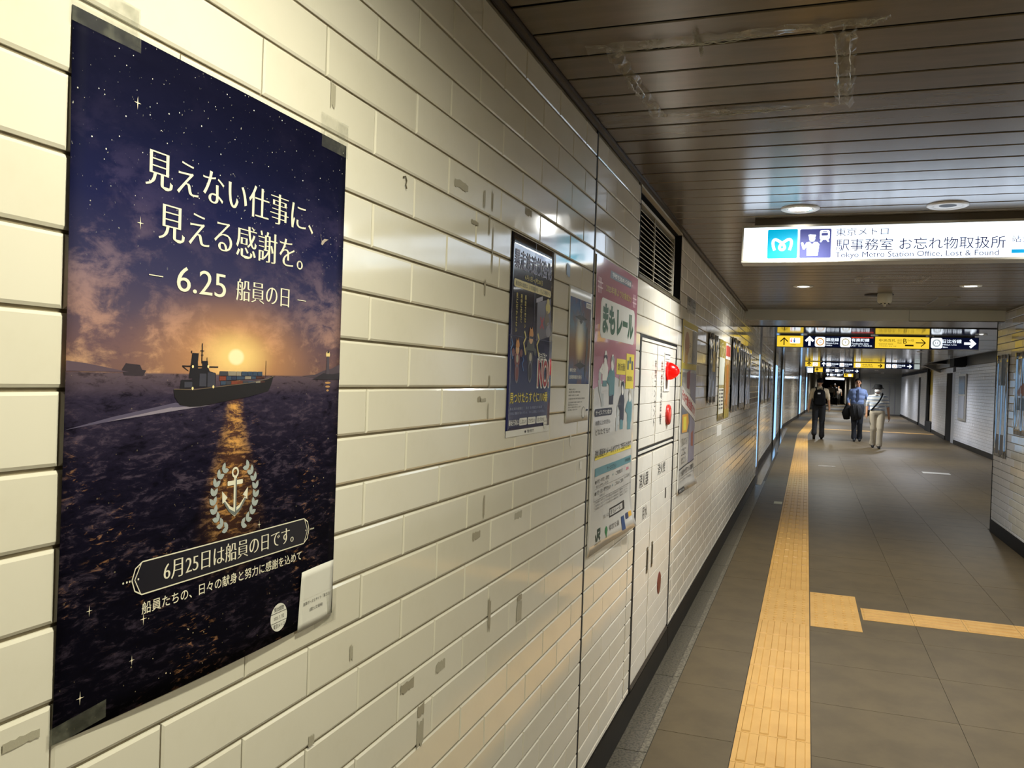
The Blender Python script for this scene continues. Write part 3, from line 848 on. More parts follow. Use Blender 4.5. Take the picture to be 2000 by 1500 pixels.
for key, (a, b, c, d) in dict(ul=(3.650, 4.063, 1.197, 1.680), ur=(4.071, 4.662, 1.197, 1.680), ll=(3.650, 4.015, 0.150, 1.164), lr=(4.023, 4.662, 0.150, 1.164)).items():
    dr = ci('door', (-0.02, a, c), (-0.0035, b, d), DJ); leafs[key] = dr
    for q in tile_rects(a + .003, b - .003, c + .003, d - .003, 3.47, gy=0.0016, gz=0.002):
        me = tile_mesh(q[1] - q[0], q[3] - q[2], 0.004, 0.0012)
        t = link('tile', me, dr)
        if not me.materials: me.materials.append(T_DOOR)
        else:
            me = me.copy(); me.materials.clear(); me.materials.append(T_DOOR); t.data = me
        t.matrix_parent_inverse = Matrix.Translation((0, -CAB[0], 0)) @ Matrix.Translation((0, CAB[0], 0))
        t.location = (0, (q[0] + q[1]) / 2, (q[2] + q[3]) / 2)
        t.matrix_parent_inverse = Matrix.Identity(4)
INK = M('black lettering', '#1c1a18', 0.5)
INKG = M('grey lettering', '#55524d', 0.5)
def leaf_text(leaf, body, a, b, c, d, mat=INK, vertical=False):
    sh = Sheet(None, lambda u, w, off: Vector((0.0006 + off, a + (b - a) * u, c + (d - c) * w)), b - a, d - c)
    o = sh.put('lettering', fit(glyphs(body, 3, vertical=vertical), 0, 0, 1, 1), mat, 1)
    o.parent = leafs[leaf]
leaf_text('ul', '非常コンセント', 4.000, 4.050, 1.285, 1.605, vertical=True)
leaf_text('ul', 'EMERGENCY OUTLET', 3.942, 3.955, 1.30, 1.60, INKG, vertical=True)
leaf_text('ur', '非常電話機', 4.185, 4.235, 1.285, 1.605, vertical=True)
leaf_text('ur', 'EMERGENCY', 4.255, 4.268, 1.40, 1.59, INKG, vertical=True)
leaf_text('ll', '消火器', 3.70, 3.925, 1.020, 1.082)
leaf_text('lr', '消火栓', 4.185, 4.42, 1.030, 1.088)
leaf_text('ll', '用水', 3.80, 3.92, 0.865, 0.925, INKG)
for nm, y, leaf in (('l', 3.965, 'll'), ('r', 4.095, 'lr')):
    hz = 0.717 if nm == 'r' else 0.712
    o = bx('handle', (-0.002, y - 0.016, hz - 0.125), (0.003, y + 0.016, hz), M('brass handle plate', '#7d745d', 0.3, 0.8), None, 0.002); o.parent = leafs[leaf]
    g = bx('handle_slot', (0.003, y - 0.008, hz - 0.11), (0.0042, y + 0.009, hz - 0.015), M('handle shadow', '#2e2a22', 0.6)); g.parent = leafs[leaf]  # shade of the slot painted as a dark plate on the handle
o = MB().lathe([(0.001, 0.004), (0.045, 0.0035), (0.055, 0.002), (0.058, 0.0)], 28, (0, 4.347, 0.458), 'x').build('round_plate', M('dull red disc', '#6b2a24', 0.4), None, True); o.parent = leafs['lr']
o = bx('small_pictogram', (0.0, 4.445, 0.885), (0.0016, 4.475, 0.94), M('pictogram ink', '#4a463f', 0.5)); o.parent = leafs['lr']
# alarm things on the upper right door
al = empty('alarm_lamp', (0.0, 4.345, 1.556), 0, 'glowing red dome alarm lamp jutting from the white cabinet door', 'lamp')
MB().lathe([(0.050, 0.0), (0.050, 0.006), (0.046, 0.008)], 28, (0, 0, 0), 'x').build('base', M('lamp base', '#b31d17', 0.35), al, True)
RG = M('glowing red plastic', '#f0140e', 0.2, emit=1.0)
MB().lathe([(0.046, 0.006), (0.0455, 0.020), (0.042, 0.032), (0.034, 0.046), (0.024, 0.058), (0.012, 0.067), (0.0005, 0.070)], 28, (0, 0, 0), 'x').build('dome', RG, al, True)
bt = empty('alarm_button', (0.0, 4.42, 1.328), 0, 'round red alarm button below the glowing dome lamp', 'button')
MB().lathe([(0.054, 0.0), (0.054, 0.010), (0.048, 0.017), (0.036, 0.019)], 28, (0, 0, 0), 'x').build('ring', M('red enamel', '#b3251f', 0.25), bt, True)
MB().lathe([(0.034, 0.016), (0.030, 0.0195), (0.001, 0.021)], 20, (0, 0, 0), 'x').build('push_plate', M('clear cover over red', '#d2544a', 0.12), bt, True)
nb = empty('notice_card', (0.0, 4.355, 1.55), 0, 'white instruction card mounted behind the red dome lamp', 'notice')
MB().box((0.0005, -0.085, -0.100), (0.004, 0.088, 0.100)).build('card', M('card white', '#ece9e2', 0.3), nb, bevel=0.001)
MB().box((0.004, -0.080, 0.088), (0.0046, 0.084, 0.093)).build('heading_bar', INK, nb)
for k in range(5): MB().box((0.004, -0.07, 0.065 - k * 0.012), (0.0044, 0.06, 0.068 - k * 0.012)).build('text_line', INKG, nb)
MB().box((0.004, -0.05, -0.085), (0.0046, 0.0, -0.035)).build('picture', M('card picture', '#8b8880', 0.5), nb)

# small plate high on the wall beyond the vent
sp = empty('wall_plate', (0, 5.24, 1.97), 0, 'small grey lettered plate above the manga style poster', 'plate')
pm = lambda u, w, off: Vector((0.0015 + off, 5.043 + 0.392 * u, 1.918 + 0.1 * w))
sh = Sheet(sp, pm, 0.392, 0.1)
sh.sheet(M('plate grey', '#a9aaa6', 0.35), 2, 2, 'plate', 0.001)
sh.text('出入口', 0.08, 0.45, 0.92, 0.92, INK); sh.text('EXIT GUIDE', 0.1, 0.12, 0.9, 0.32, INKG)
sh.put('border_line', rect(0, 0.97, 1, 1.0), INK, 1)

# ================================================================== HANGING SIGNS
GLOWW = M('lit white acrylic', '#dcecff', 0.6, emit=3.0, spec=.1)
def glow(name, col, e): return M(name, col, 0.6, emit=e, spec=.1)
G_TEAL, G_NAVYP, G_INK = glow('lit teal', '#00b4dc', 0.95), glow('lit indigo', '#565a9c', 0.75), glow('lit dark ink', '#3a3a66', 0.55)
G_CYAN = glow('lit cyan', '#00a7e0', 0.9)
FRAME = M('sign frame', '#c9c3b5', 0.3, 0.6)

def box_sign(name, label, X0, X1, Z0, Z1, Y, face, depth=0.12, frame=0.012, hang=None, group=None, ceil=CEIL, frame_mat=None):
    root = empty(name, (X0, Y, Z0), 0, label, 'sign', group)
    inv = Matrix.Translation((-X0, -Y, -Z0))
    def p(nm, a, b, mat, bevel=0.0):
        o = bx(nm, a, b, mat, None, bevel); o.parent = root; o.matrix_parent_inverse = inv; return o
    fm = frame_mat or FRAME
    p('body', (X0, Y + 0.004, Z0), (X1, Y + depth, Z1), fm, 0.003)
    if frame:
        p('frame_bar', (X0, Y - 0.006, Z0), (X1, Y + 0.004, Z0 + frame), fm, 0.002); p('frame_bar', (X0, Y - 0.006, Z1 - frame), (X1, Y + 0.004, Z1), fm, 0.002)
        p('frame_bar', (X0, Y - 0.006, Z0 + frame), (X0 + frame * .8, Y + 0.004, Z1 - frame), fm, 0.002); p('frame_bar', (X1 - frame * .8, Y - 0.006, Z0 + frame), (X1, Y + 0.004, Z1 - frame), fm, 0.002)
    if hang: p('mounting_rail', (X0 + hang, Y + 0.02, Z1 - 0.001), (X1 - hang, Y + 0.09, ceil), M('rail', '#6f6558', 0.35, 0.3))
    x0, x1, z0, z1 = X0 + frame * .8, X1 - frame * .8, Z0 + frame, Z1 - frame
    sh = Sheet(root, lambda u, w, off: Vector((u, Y + 0.003 - off, w)), 1, 1, thin=0.0008)
    sh.put('lit_face', rect(x0, z0, x1, z1), face, 0)
    return sh

s = box_sign('station_office_sign', 'long backlit white station office sign hanging from the slats', 0.350, 2.20, 2.119, 2.309, 4.42, GLOWW, hang=0.06)
s.put('emblem_panel', rrect(0.476, 2.141, 0.620, 2.287, 0.006), G_TEAL, 1)
def emblem(cx, cz, k):
    a = [(-105, -92), (-128, -20), (-132, 40), (-112, 66), (-82, 66), (-45, 44), (5, 8), (38, -38), (34, -72), (0, -90), (-34, -72), (-38, -38), (-5, 8), (45, 44), (82, 66), (112, 66), (132, 40), (128, -20), (105, -92)]
    # soften
    for _ in range(2):
        b = [a[0]]
        for p, q in zip(a, a[1:]): b += [(p[0] * .75 + q[0] * .25, p[1] * .75 + q[1] * .25), (p[0] * .25 + q[0] * .75, p[1] * .25 + q[1] * .75)]
        a = b + [a[-1]]
    return line([(cx + p[0] * k, cz + p[1] * k) for p in a], 40 * k)
s.put('emblem', emblem(0.5465, 2.213, 0.00034), GLOWW, 2)
s.put('staff_panel', rrect(0.630, 2.141, 0.777, 2.285, 0.006), G_NAVYP, 1)
def sq(x, y): return (0.630 + (x - 870) / 425 * 0.147, 2.141 + (600 - y) / 405 * 0.144)   # pictogram drawn on its square
s.put('staff_pictogram', join(poly([sq(*p) for p in ((970, 570), (965, 445), (935, 485), (915, 478), (888, 390), (900, 380), (917, 382), (935, 430), (960, 385), (1005, 372), (1040, 412), (1070, 375), (1110, 378), (1138, 410), (1120, 570))]),
      ell(*sq(1038, 330), 0.0145, 0.0155), poly([sq(*p) for p in ((985, 280), (1010, 270), (1088, 280), (1080, 310), (995, 318), (992, 300))])), GLOWW, 2)
s.put('train_pictogram', join(rrect(*sq(1140, 350), *sq(1272, 215), 0.010), line([sq(1175, 345), sq(1150, 380)], 0.007), line([sq(1235, 345), sq(1262, 378)], 0.007)), GLOWW, 2)
s.put('train_window', join(rrect(*sq(1162, 292), *sq(1250, 255), 0.003), ell(*sq(1168, 320), .0025, .0025), ell(*sq(1237, 320), .0025, .0025), rect(*sq(1180, 242), *sq(1235, 232))), G_NAVYP, 3)
s.text('東京メトロ', 0.798, 2.247, 1.036, 2.285, G_INK); s.text('駅事務室 お忘れ物取扱所', 0.800, 2.174, 1.535, 2.232, G_INK)
s.text('Tokyo Metro Station Office, Lost & Found', 0.799, 2.133, 1.508, 2.168, G_INK)
s.text('站务室・失物招领处', 1.560, 2.200, 1.93, 2.231, G_INK); s.put('cyan_bar', rect(1.560, 2.150, 2.16, 2.167), G_CYAN, 1)

G_YEL, G_NAVY, G_W2 = glow('lit yellow', '#f6cf3c', 1.05), glow('lit navy', '#10183a', 0.5), glow('lit white print', '#eaf4ff', 1.5)
G_BRN, G_ORG, G_OLV, G_GRY, G_RED = glow('lit brown print', '#4a3410', 0.4), glow('lit orange ring', '#e8a53c', 0.9), glow('lit olive ring', '#c9bd90', 0.9), glow('lit grey ring', '#b4bcbe', 0.9), glow('lit red bar', '#e84a2c', 1.0)
DFR = M('dark sign frame', '#57534e', 0.35, 0.4)
def arrow(cx, cz, L, w, rot=0.0, head=0.55):
    c, sn = math.cos(rot), math.sin(rot); R = lambda p: (cx + p[0] * c - p[1] * sn, cz + p[0] * sn + p[1] * c)
    return join(line([R((0, -L / 2)), R((0, L / 2 - w * .4))], w), line([R((-L * head, L / 2 - L * head)), R((0, L / 2)), R((L * head, L / 2 - L * head))], w))
SY, Z0, Z1 = 13.7, 2.098, 2.284
s = box_sign('toilet_direction_sign', 'yellow lit sign with an up arrow and toilet symbols', 0.215, 0.612, Z0, Z1, SY, G_YEL, frame=0.008, ceil=CEIL2, hang=.05, frame_mat=DFR)
s.put('arrow', arrow(0.326, 2.185, 0.11, 0.016, 0, 0.5), G_BRN, 1)
s.put('symbol_panel', rrect(0.411, 2.160, 0.561, 2.245, 0.012), G_W2, 1)
s.put('figure_symbol', join(ell(.432, 2.223, .008, .009), poly([(.420, 2.205), (.444, 2.205), (.440, 2.178), (.424, 2.178)])), G_RED, 2)
s.put('figure_symbol', join(ell(.477, 2.225, .009, .010), poly([(.463, 2.210), (.491, 2.210), (.484, 2.172), (.470, 2.172)])), glow('lit blue print', '#2f66b4', 0.8), 2)
s.text('Toilet', 0.42, 2.130, 0.50, 2.150, G_BRN)
s = box_sign('line_direction_sign', 'navy lit sign for the G and Y lines with a white up arrow', 0.614, 1.618, Z0, Z1, SY, G_NAVY, frame=0.008, ceil=CEIL2, hang=.05, frame_mat=DFR)
s.put('arrow', arrow(0.699, 2.19, 0.125, 0.034, 0, 0.45), G_W2, 1)
for (a, rm, ch) in ((0.778, G_ORG, 'G'), (1.141, G_OLV, 'Y')):
    s.put('line_badge', rrect(a, 2.114, a + 0.150, 2.264, 0.024), G_W2, 1)
    s.put('badge_ring', ring(a + .075, 2.189, 0.058, 0.058, 0.016), rm, 2); s.text(ch, a + .058, 2.170, a + .092, 2.208, G_BRN, 2)
s.text('銀座線', 0.937, 2.198, 1.122, 2.252, G_W2, dx=.01, dy=.01); s.text('Ginza Line', 0.939, 2.157, 1.112, 2.186, G_W2); s.text('160m', 0.941, 2.126, 1.026, 2.148, G_W2)
s.put('red_bar', rect(1.297, 2.256, 1.605, 2.268), G_RED, 1)
s.text('有楽町線', 1.298, 2.198, 1.551, 2.250, G_W2, dx=.01, dy=.01); s.text('Yurakucho Line', 1.298, 2.157, 1.54, 2.186, G_W2); s.text('JR線・丸ノ内線乗換', 1.298, 2.124, 1.59, 2.148, G_W2)
s = box_sign('gate_direction_sign', 'yellow lit central gate sign with a thin right arrow', 1.624, 2.372, Z0 + .004, Z1 + .004, SY, G_YEL, frame=0.008, ceil=CEIL2, hang=.05, frame_mat=DFR)
s.text('中央改札', 1.684, 2.204, 1.914, 2.250, G_BRN); s.text('Central Gate', 1.682, 2.165, 1.877, 2.186, G_BRN); s.text('中央检票口 중앙 개찰', 1.684, 2.134, 1.924, 2.148, G_BRN)
s.text('出口', 1.939, 2.215, 1.999, 2.246, G_BRN); s.text('Exit', 1.942, 2.180, 1.995, 2.205, G_BRN)
s.text('B', 2.016, 2.184, 2.064, 2.256, G_BRN); s.text('1-10', 2.077, 2.217, 2.158, 2.249, G_BRN); s.put('dark_bar', rect(2.041, 2.143, 2.158, 2.168), G_BRN, 1)
s.put('arrow', arrow(2.25, 2.197, 0.128, 0.013, -PI / 2, 0.42), G_BRN, 1)
s = box_sign('line_direction_sign', 'navy lit sign for the H line with a white right arrow', 2.380, 3.016, Z0 + .004, Z1 + .004, SY, G_NAVY, frame=0.008, ceil=CEIL2, hang=.05, frame_mat=DFR)
s.put('line_badge', rrect(2.390, 2.122, 2.540, 2.274, 0.024), G_W2, 1); s.put('badge_ring', ring(2.465, 2.198, .058, .058, .022), G_GRY, 2); s.text('H', 2.448, 2.180, 2.482, 2.216, G_BRN, 2)
s.text('日比谷線', 2.545, 2.200, 2.792, 2.256, G_W2, dx=.01, dy=.01); s.text('Hibiya Line', 2.546, 2.160, 2.728, 2.188, G_W2); s.text('26m', 2.547, 2.129, 2.611, 2.151, G_W2)
s.put('arrow', arrow(2.893, 2.198, 0.135, 0.034, -PI / 2, 0.42), G_W2, 1)

def far_sign(kind, label, X0, X1, Z0, Z1, Y, parts):
    fc = dict(y=G_YEL, n=G_NAVY, w=GLOWW, g=glow('lit pale grey', '#b8c4c0', 0.8))[kind]
    s = box_sign('direction_sign', label, X0, X1, Z0, Z1, Y, fc, group='small lit signs farther along', frame=0.006, ceil=CEIL2, hang=.04, frame_mat=DFR)
    h = Z1 - Z0; zc = (Z0 + Z1) / 2
    for (k, a, b) in parts:
        if k == 'up': s.put('arrow', arrow(a, zc, h * .7, h * .17, 0, .45), G_BRN if kind == 'y' else G_W2, 1)
        if k == 'rt': s.put('arrow', arrow(a, zc, h * .7, h * .17, -PI / 2, .45), G_BRN if kind == 'y' else G_W2, 1)
        if k == 'box': s.put('line_badge', rrect(a, Z0 + h * .14, b, Z1 - h * .14, h * .12), G_W2, 1); s.put('badge_ring', ring((a + b) / 2, zc, h * .26, h * .26, h * .08), G_ORG, 2)
        if k == 'txt': s.text('日比谷線', a, zc - h * .05, b, zc + h * .3, G_BRN if kind == 'y' else G_W2, dx=.012, dy=.012); s.text('Line', a, zc - h * .3, (a + b) / 2, zc - h * .1, G_BRN if kind == 'y' else G_W2)
        if k == 'gate': s.text('中央改札', a, zc - h * .05, b, zc + h * .3, G_BRN); s.text('Central Gate', a, zc - h * .3, b, zc - h * .1, G_BRN)
Y3 = 28.4
far_sign('y', 'small yellow lit sign with an up arrow above the backpack man', 0.60, 1.05, 2.125, 2.29, Y3, [('up', .72, 0), ('box', .83, .98)])
far_sign('n', 'small navy lit sign with two round line badges above the walkers', 1.06, 2.03, 2.125, 2.29, Y3, [('up', 1.16, 0), ('box', 1.24, 1.38), ('txt', 1.40, 1.60), ('box', 1.63, 1.77), ('txt', 1.79, 2.00)])
far_sign('y', 'small yellow lit gate sign with a right arrow near the end wall', 2.04, 2.94, 2.125, 2.29, Y3, [('box', 2.10, 2.24), ('gate', 2.30, 2.60), ('rt', 2.80, 0)])
far_sign('n', 'small navy lit sign with a right arrow beside a blank panel', 2.95, 3.75, 2.125, 2.29, Y3, [('box', 2.98, 3.12), ('box', 3.15, 3.29), ('txt', 3.31, 3.52), ('rt', 3.63, 0)])
far_sign('g', 'blank pale lit panel at the end of the third sign row', 3.77, 3.93, 2.125, 2.29, Y3, [])
Y4 = 38.0
far_sign('w', 'tiny white lit panel at the head of the fourth sign row', 0.67, 0.90, 2.08, 2.28, Y4, [])
far_sign('y', 'tiny yellow lit sign in the fourth sign row', 0.96, 1.29, 2.11, 2.285, Y4, [('up', 1.06, 0)])
far_sign('n', 'tiny navy lit sign with two line badges in the fourth row', 1.31, 2.10, 2.11, 2.285, Y4, [('box', 1.42, 1.56), ('txt', 1.58, 1.74), ('box', 1.77, 1.91), ('txt', 1.92, 2.08)])
far_sign('n', 'tiny navy lit sign with a right arrow in the fourth row', 2.14, 2.72, 2.11, 2.285, Y4, [('txt', 2.2, 2.5), ('rt', 2.62, 0)])
Y5 = 51.5
far_sign('n', 'tiniest navy lit sign over the distant crowd', 1.70, 2.60, 2.10, 2.28, Y5, [('up', 1.78, 0), ('box', 1.9, 2.05), ('txt', 2.06, 2.24), ('box', 2.28, 2.42), ('txt', 2.43, 2.58)])
far_sign('y', 'tiniest yellow lit sign over the distant crowd', 2.64, 3.14, 2.10, 2.28, Y5, [('up', 2.75, 0), ('box', 2.88, 3.05)])
far_sign('w', 'bright white lit board low over the distant crowd', 1.75, 2.85, 1.95, 2.08, 56.0, [])

# ================================================================== LIT PANELS ALONG THE LEFT WALL
BLUELIT = glow('lit blue white screen', '#9fd0ff', 1.35)
BLACKF = M('black panel frame', '#0a0b0e', 0.3)
NAVYF = M('navy panel edge', '#16224a', 0.25)
def lit_panel(y0, y1, x, label, zt=1.99, zb=0.16, tail=0.40, top=CEIL2, rz=0.0):
    root = empty('lit_panel', (x, y0, 0), rz, label, 'light panel', 'tall lit blue panels along the wall')
    L = y1 - y0
    bx('housing', (0, 0, 0), (0.03, L + tail, top), BLACKF, root)
    bx('lit_screen', (0.0302, 0.02, zb), (0.034, L, zt), BLUELIT, root)
    bx('top_cap', (0.03, 0.02, zt), (0.035, L, zt + 0.03), M('cap silver', '#b0b4ba', 0.3, 0.6), root)
    bx('side_trim', (0.0302, L, zb), (0.036, L + tail * .8, zt), NAVYF, root)
lit_panel(13.12, 14.25, -0.084, 'nearest tall lit blue panel, past the last film covered posters', tail=0.55)
lit_panel(21.3, 22.7, -0.078, 'second tall lit blue panel along the wall')
lit_panel(27.0, 28.0, -0.070, 'third tall lit blue panel, just past the walkers')
lit_panel(41.8, 43.3, 0.320, 'fourth tall lit blue panel, past the bend of the wall', rz=-0.0364)
lit_panel(49.0, 50.6, 0.582, 'fifth and farthest tall lit blue panel', rz=-0.0364)
# ================================================================== POSTERS ON THE LEFT WALL
INKW = M('print ivory', '#efe9d4', 0.45)
PAPER = M('white paper', '#e4e2da', 0.5)
def prt(name, col, rough=0.42): return M('print ' + name, col, rough)

# ---- the large night sea poster
def sea_picture():
    m = M('night sea picture', '#1a1b33', 0.6, spec=0.03); nt = m.node_tree; b = nt.nodes['Principled BSDF']
    uvn = coord(nt, 'UV'); sp = nt.nodes.new('ShaderNodeSeparateXYZ'); nt.links.new(uvn, sp.inputs[0])
    u, v = X(nt, sp.outputs[0]), X(nt, sp.outputs[1])
    sky = ramp(nt, v, [(0.50, '#7a5c58'), (0.545, '#73595f'), (0.60, '#544a60'), (0.66, '#3a395a'), (0.76, '#1e2148'), (0.88, '#12142f'), (1.0, '#0d0d20')])
    big = tex(nt, 'Noise', uvn, 3.2, 8, 0.62, (1.0, 2.3, 1), 0.6)
    fine = tex(nt, 'Noise', uvn, 11, 8, 0.68, (1.0, 2.6, 1), 0.4)
    side = (u - 0.5).abs().sm(0.12, 0.5, 0.25, 1.0)
    low = v.sm(0.94, 0.62, 0.15, 1.0)
    cl = (big * 0.62 + fine * 0.38).sm(0.46, 0.58) * low * side.mx(v.sm(0.66, 0.56))
    ccol = ramp(nt, v, [(0.50, '#dcae84'), (0.57, '#b98f82'), (0.66, '#85707e'), (0.78, '#4f466a'), (0.92, '#242240')])
    c = mixc(nt, cl * 0.9, sky, ccol)
    shade = (tex(nt, 'Noise', uvn, 7, 8, 0.66, (1.0, 2.2, 1.0), 0.3)).sm(0.52, 0.72) * low
    c = mixc(nt, shade * 0.55, c, '#3a3450')
    du, dv = (u - 0.51) * 0.515, (v - 0.538) * 0.728
    r2 = du * du * 0.35 + dv * dv * 1.6
    rr = r2.pw(0.5)
    c = mixc(nt, rr.sm(0.125, 0.0) * 0.7, c, '#e3a468')
    c = mixc(nt, rr.sm(0.055, 0.0), c, '#f9d58c')
    rs = (du * du * 0.42 + dv * dv).pw(0.5)
    c = mixc(nt, rs.sm(0.0120, 0.0075), c, '#fff0c4')
    vo = nt.nodes.new('ShaderNodeTexVoronoi'); vo.inputs['Scale'].default_value = 58
    mp = nt.nodes.new('ShaderNodeMapping'); mp.inputs['Scale'].default_value = (1, 1.41, 1); nt.links.new(uvn, mp.inputs[0]); nt.links.new(mp.outputs[0], vo.inputs['Vector'])
    sc = nt.nodes.new('ShaderNodeSeparateColor'); nt.links.new(vo.outputs['Color'], sc.inputs[0])
    rnd = X(nt, sc.outputs[0]); dist = X(nt, vo.outputs['Distance'])
    stars = (rnd * 0.10 + 0.020 - dist).sm(0.0, 0.03) * rnd.gt(0.40) * v.sm(0.68, 0.82)
    dust = tex(nt, 'Noise', uvn, 150, 2, 0.5).sm(0.70, 0.78) * v.sm(0.62, 0.8) * 0.6
    c = mixc(nt, stars.mx(dust), c, '#f3efe2')
    # the sea
    sea = ramp(nt, v, [(0.0, '#08070f'), (0.2, '#0b0a16'), (0.36, '#181527'), (0.47, '#332d42'), (0.507, '#63545f')])
    w1 = tex(nt, 'Noise', uvn, 9, 9, 0.72, (1.0, 4.2, 1), 0.8)
    w2 = tex(nt, 'Noise', uvn, 26, 6, 0.7, (1.0, 4.5, 1), 0.5)
    cr = (w1 * 0.6 + w2 * 0.4).sm(0.50, 0.62)
    s = mixc(nt, cr * v.sm(0.02, 0.5, 0.3, 0.8), sea, '#54485a')
    tr = (w1 * 0.6 + w2 * 0.4).sm(0.50, 0.36)
    s = mixc(nt, tr * 0.8, s, '#07060d')
    wid = v.sm(0.50, 0.2, 0.035, 0.16)
    path = ((u - 0.51).abs() / wid).sm(1.0, 0.0) * v.sm(0.14, 0.34)
    gl = (w2 * 0.5 + w1 * 0.5).sm(0.47, 0.60)
    s = mixc(nt, path * gl, s, '#f3b563')
    s = mixc(nt, path * 0.28, s, '#8b5a35')
    g2 = (w2.sm(0.56, 0.68)) * tex(nt, 'Noise', uvn, 4, 3).sm(0.47, 0.62) * v.sm(0.48, 0.3)
    s = mixc(nt, g2 * 0.7, s, '#c08a5e')
    lane = (u * 0.9 + v * 0.42 - 0.30).abs().sm(0.16, 0.02) * v.sm(0.34, 0.02)
    lane2 = (u - v * 1.05 - 0.58).abs().sm(0.09, 0.0) * v.sm(0.05, 0.2)
    spk = (rnd * 0.12 + 0.015 - dist).sm(0.0, 0.04) * rnd.gt(0.35)
    s = mixc(nt, spk * lane.mx(lane2).mx(0.12), s, '#f4dfb4')
    out = mixc(nt, v.sm(0.505, 0.509), s, c)
    nt.links.new(out, b.inputs['Base Color'])
    return m
A = POSTER_A
def bulgeA(u, v):
    return 0.0045 * max(0, math.sin(PI * min(1, max(0, v)))) * (1 - u) ** 2 + 0.0065 * max(0, math.sin(PI * min(1, max(0, u)))) * (1 - v) ** 5 + 0.0012 * math.sin(PI * u) * v ** 6 + 0.0015 * math.sin(9 * u) ** 2 * max(0, v - .7)
pa = empty('sea_poster', (0, A[0], A[2]), 0, 'large dark night sea poster with cargo ship taped to the tiles', 'poster')
mapA = wall_map(*A, bulgeA)
s = Sheet(pa, mapA, 0.515, 0.728, 0.00022, split=0.06)
s.sheet(sea_picture(), 24, 30, 'sheet', 0.0003)
MIN = dict(dx=0.014, dy=-0.016)
s.text('見えない仕事に、', 0.191, 0.789, 0.832, 0.847, INKW, 3, res=4, **MIN)
s.text('見える感謝を。', 0.233, 0.713, 0.786, 0.771, INKW, 3, res=4, **MIN)
s.text('6.25', 0.293, 0.638, 0.462, 0.678, INKW, 3, res=5, dx=0.006, dy=-0.006)
s.text('船員の日', 0.501, 0.637, 0.727, 0.676, INKW, 3, res=4, **MIN)
s.put('dash', rect(0.208, 0.6553, 0.250, 0.6567), INKW, 3); s.put('dash', rect(0.766, 0.6553, 0.808, 0.6567), INKW, 3)
DS = prt('ship dark', '#15131c'); DS2 = prt('ship grey', '#3a3a48'); HULL = prt('hull', '#0f0c10')
s.put('wake', poly([(0.0, .428), (.12, .443), (.30, .461), (.36, .455), (.28, .453), (.12, .437)]), prt('wake', '#57506a'), 1)
s.put('wake', poly([(.10, .436), (.30, .455), (.42, .455), (.33, .450)]), prt('wake pale', '#8d8496'), 1)
s.put('ship_hull', poly([(.292, .482), (.296, .470), (.313, .457), (.345, .4535), (.382, .4535), (.433, .458), (.560, .468), (.645, .478), (.655, .488), (.666, .505), (.655, .506), (.640, .500), (.560, .492), (.431, .485), (.36, .481), (.320, .483)]), HULL, 2)
s.put('hull_rail', line([(.293, .4825), (.36, .4815), (.431, .4855), (.56, .4925), (.64, .5005), (.665, .506)], .0018, .7), prt('rail', '#6a5a4a'), 3)
s.put('superstructure', join(poly([(.312, .483), (.315, .497), (.352, .498), (.352, .515), (.385, .517), (.385, .529), (.404, .529), (.406, .518), (.412, .512), (.434, .509), (.434, .486)]),
      poly([(.340, .50), (.347, .527), (.350, .541), (.372, .541), (.370, .527), (.372, .50)]), rect(.318, .5185, .442, .5205), poly([(.320, .5195), (.340, .512), (.336, .512), (.318, .5185)])), DS, 2)
s.put('deck_house', join(rect(.376, .487, .400, .508), rect(.404, .486, .431, .510), rect(.326, .485, .352, .494)), DS2, 3)
s.put('mast', join(rect(.3815, .525, .3845, .558), rect(.376, .545, .390, .5462), rect(.379, .538, .388, .5392), rect(.6305, .503, .6318, .534), rect(.346, .541, .349, .545), rect(.4, .529, .4015, .535)), DS, 3)
rnd = random.Random(4); x = .450
for row, (zb, zt, x0, x1) in enumerate(((.489, .4965, .452, .63), (.4965, .505, .447, .628), (.505, .5135, .447, .618))):
    x = x0
    k = 0
    while x < x1 - .004:
        w = min(rnd.choice((.020, .026, .032)), x1 - x)
        col = rnd.choice(('#27334e', '#6e3526', '#7d3b2a', '#8d8578', '#33445c', '#4a2a24', '#3b3d48', '#9a7f66'))
        dz = (x - .45) * 0.028
        s.put('container_picture', poly([(x, zb + dz * (1 if row < 2 else .2)), (x + w - .0012, zb + (dz + w * .028) * (1 if row < 2 else .2)), (x + w - .0012, zt - .0008 + dz * .2), (x, zt - .0008 + dz * .2)]), prt('container ' + col, col), 3); x += w
for (a, b_) in ((.353, .4835), (.425, .486), (.352, .519), (.405, .52)): s.put('deck_light', ell(a, b_, .0035, .0026, 10), prt('lamp glow', '#f6e3a4'), 4)
s.put('far_ship', poly([(.140, .512), (.146, .503), (.200, .503), (.208, .511), (.196, .512), (.190, .519), (.150, .521)]), prt('far ship', '#332a33'), 1)
s.put('headland', poly([(.80, .507), (.87, .511), (.91, .519), (.955, .524), (1.0, .534), (1.0, .503), (.86, .5045)]), prt('headland', '#4a3d48'), 1)
s.put('headland', poly([(0, .508), (0, .522), (.05, .519), (.12, .512), (.16, .508)]), prt('far hills', '#5b4a58'), 1)
s.put('lighthouse_rock', poly([(.852, .5005), (.88, .507), (.91, .514), (.96, .512), (1.0, .516), (1.0, .5005)]), prt('rock', '#231d26'), 2)
s.put('lighthouse_tower', poly([(.9235, .512), (.926, .549), (.938, .549), (.9405, .512)]), prt('tower', '#4d4450'), 3)
s.put('lighthouse_lamp', ell(.932, .553, .011, .0065, 16), prt('lighthouse glow', '#f8dc96'), 2); s.put('lighthouse_roof', poly([(.926, .556), (.932, .563), (.938, .556)]), DS, 3)
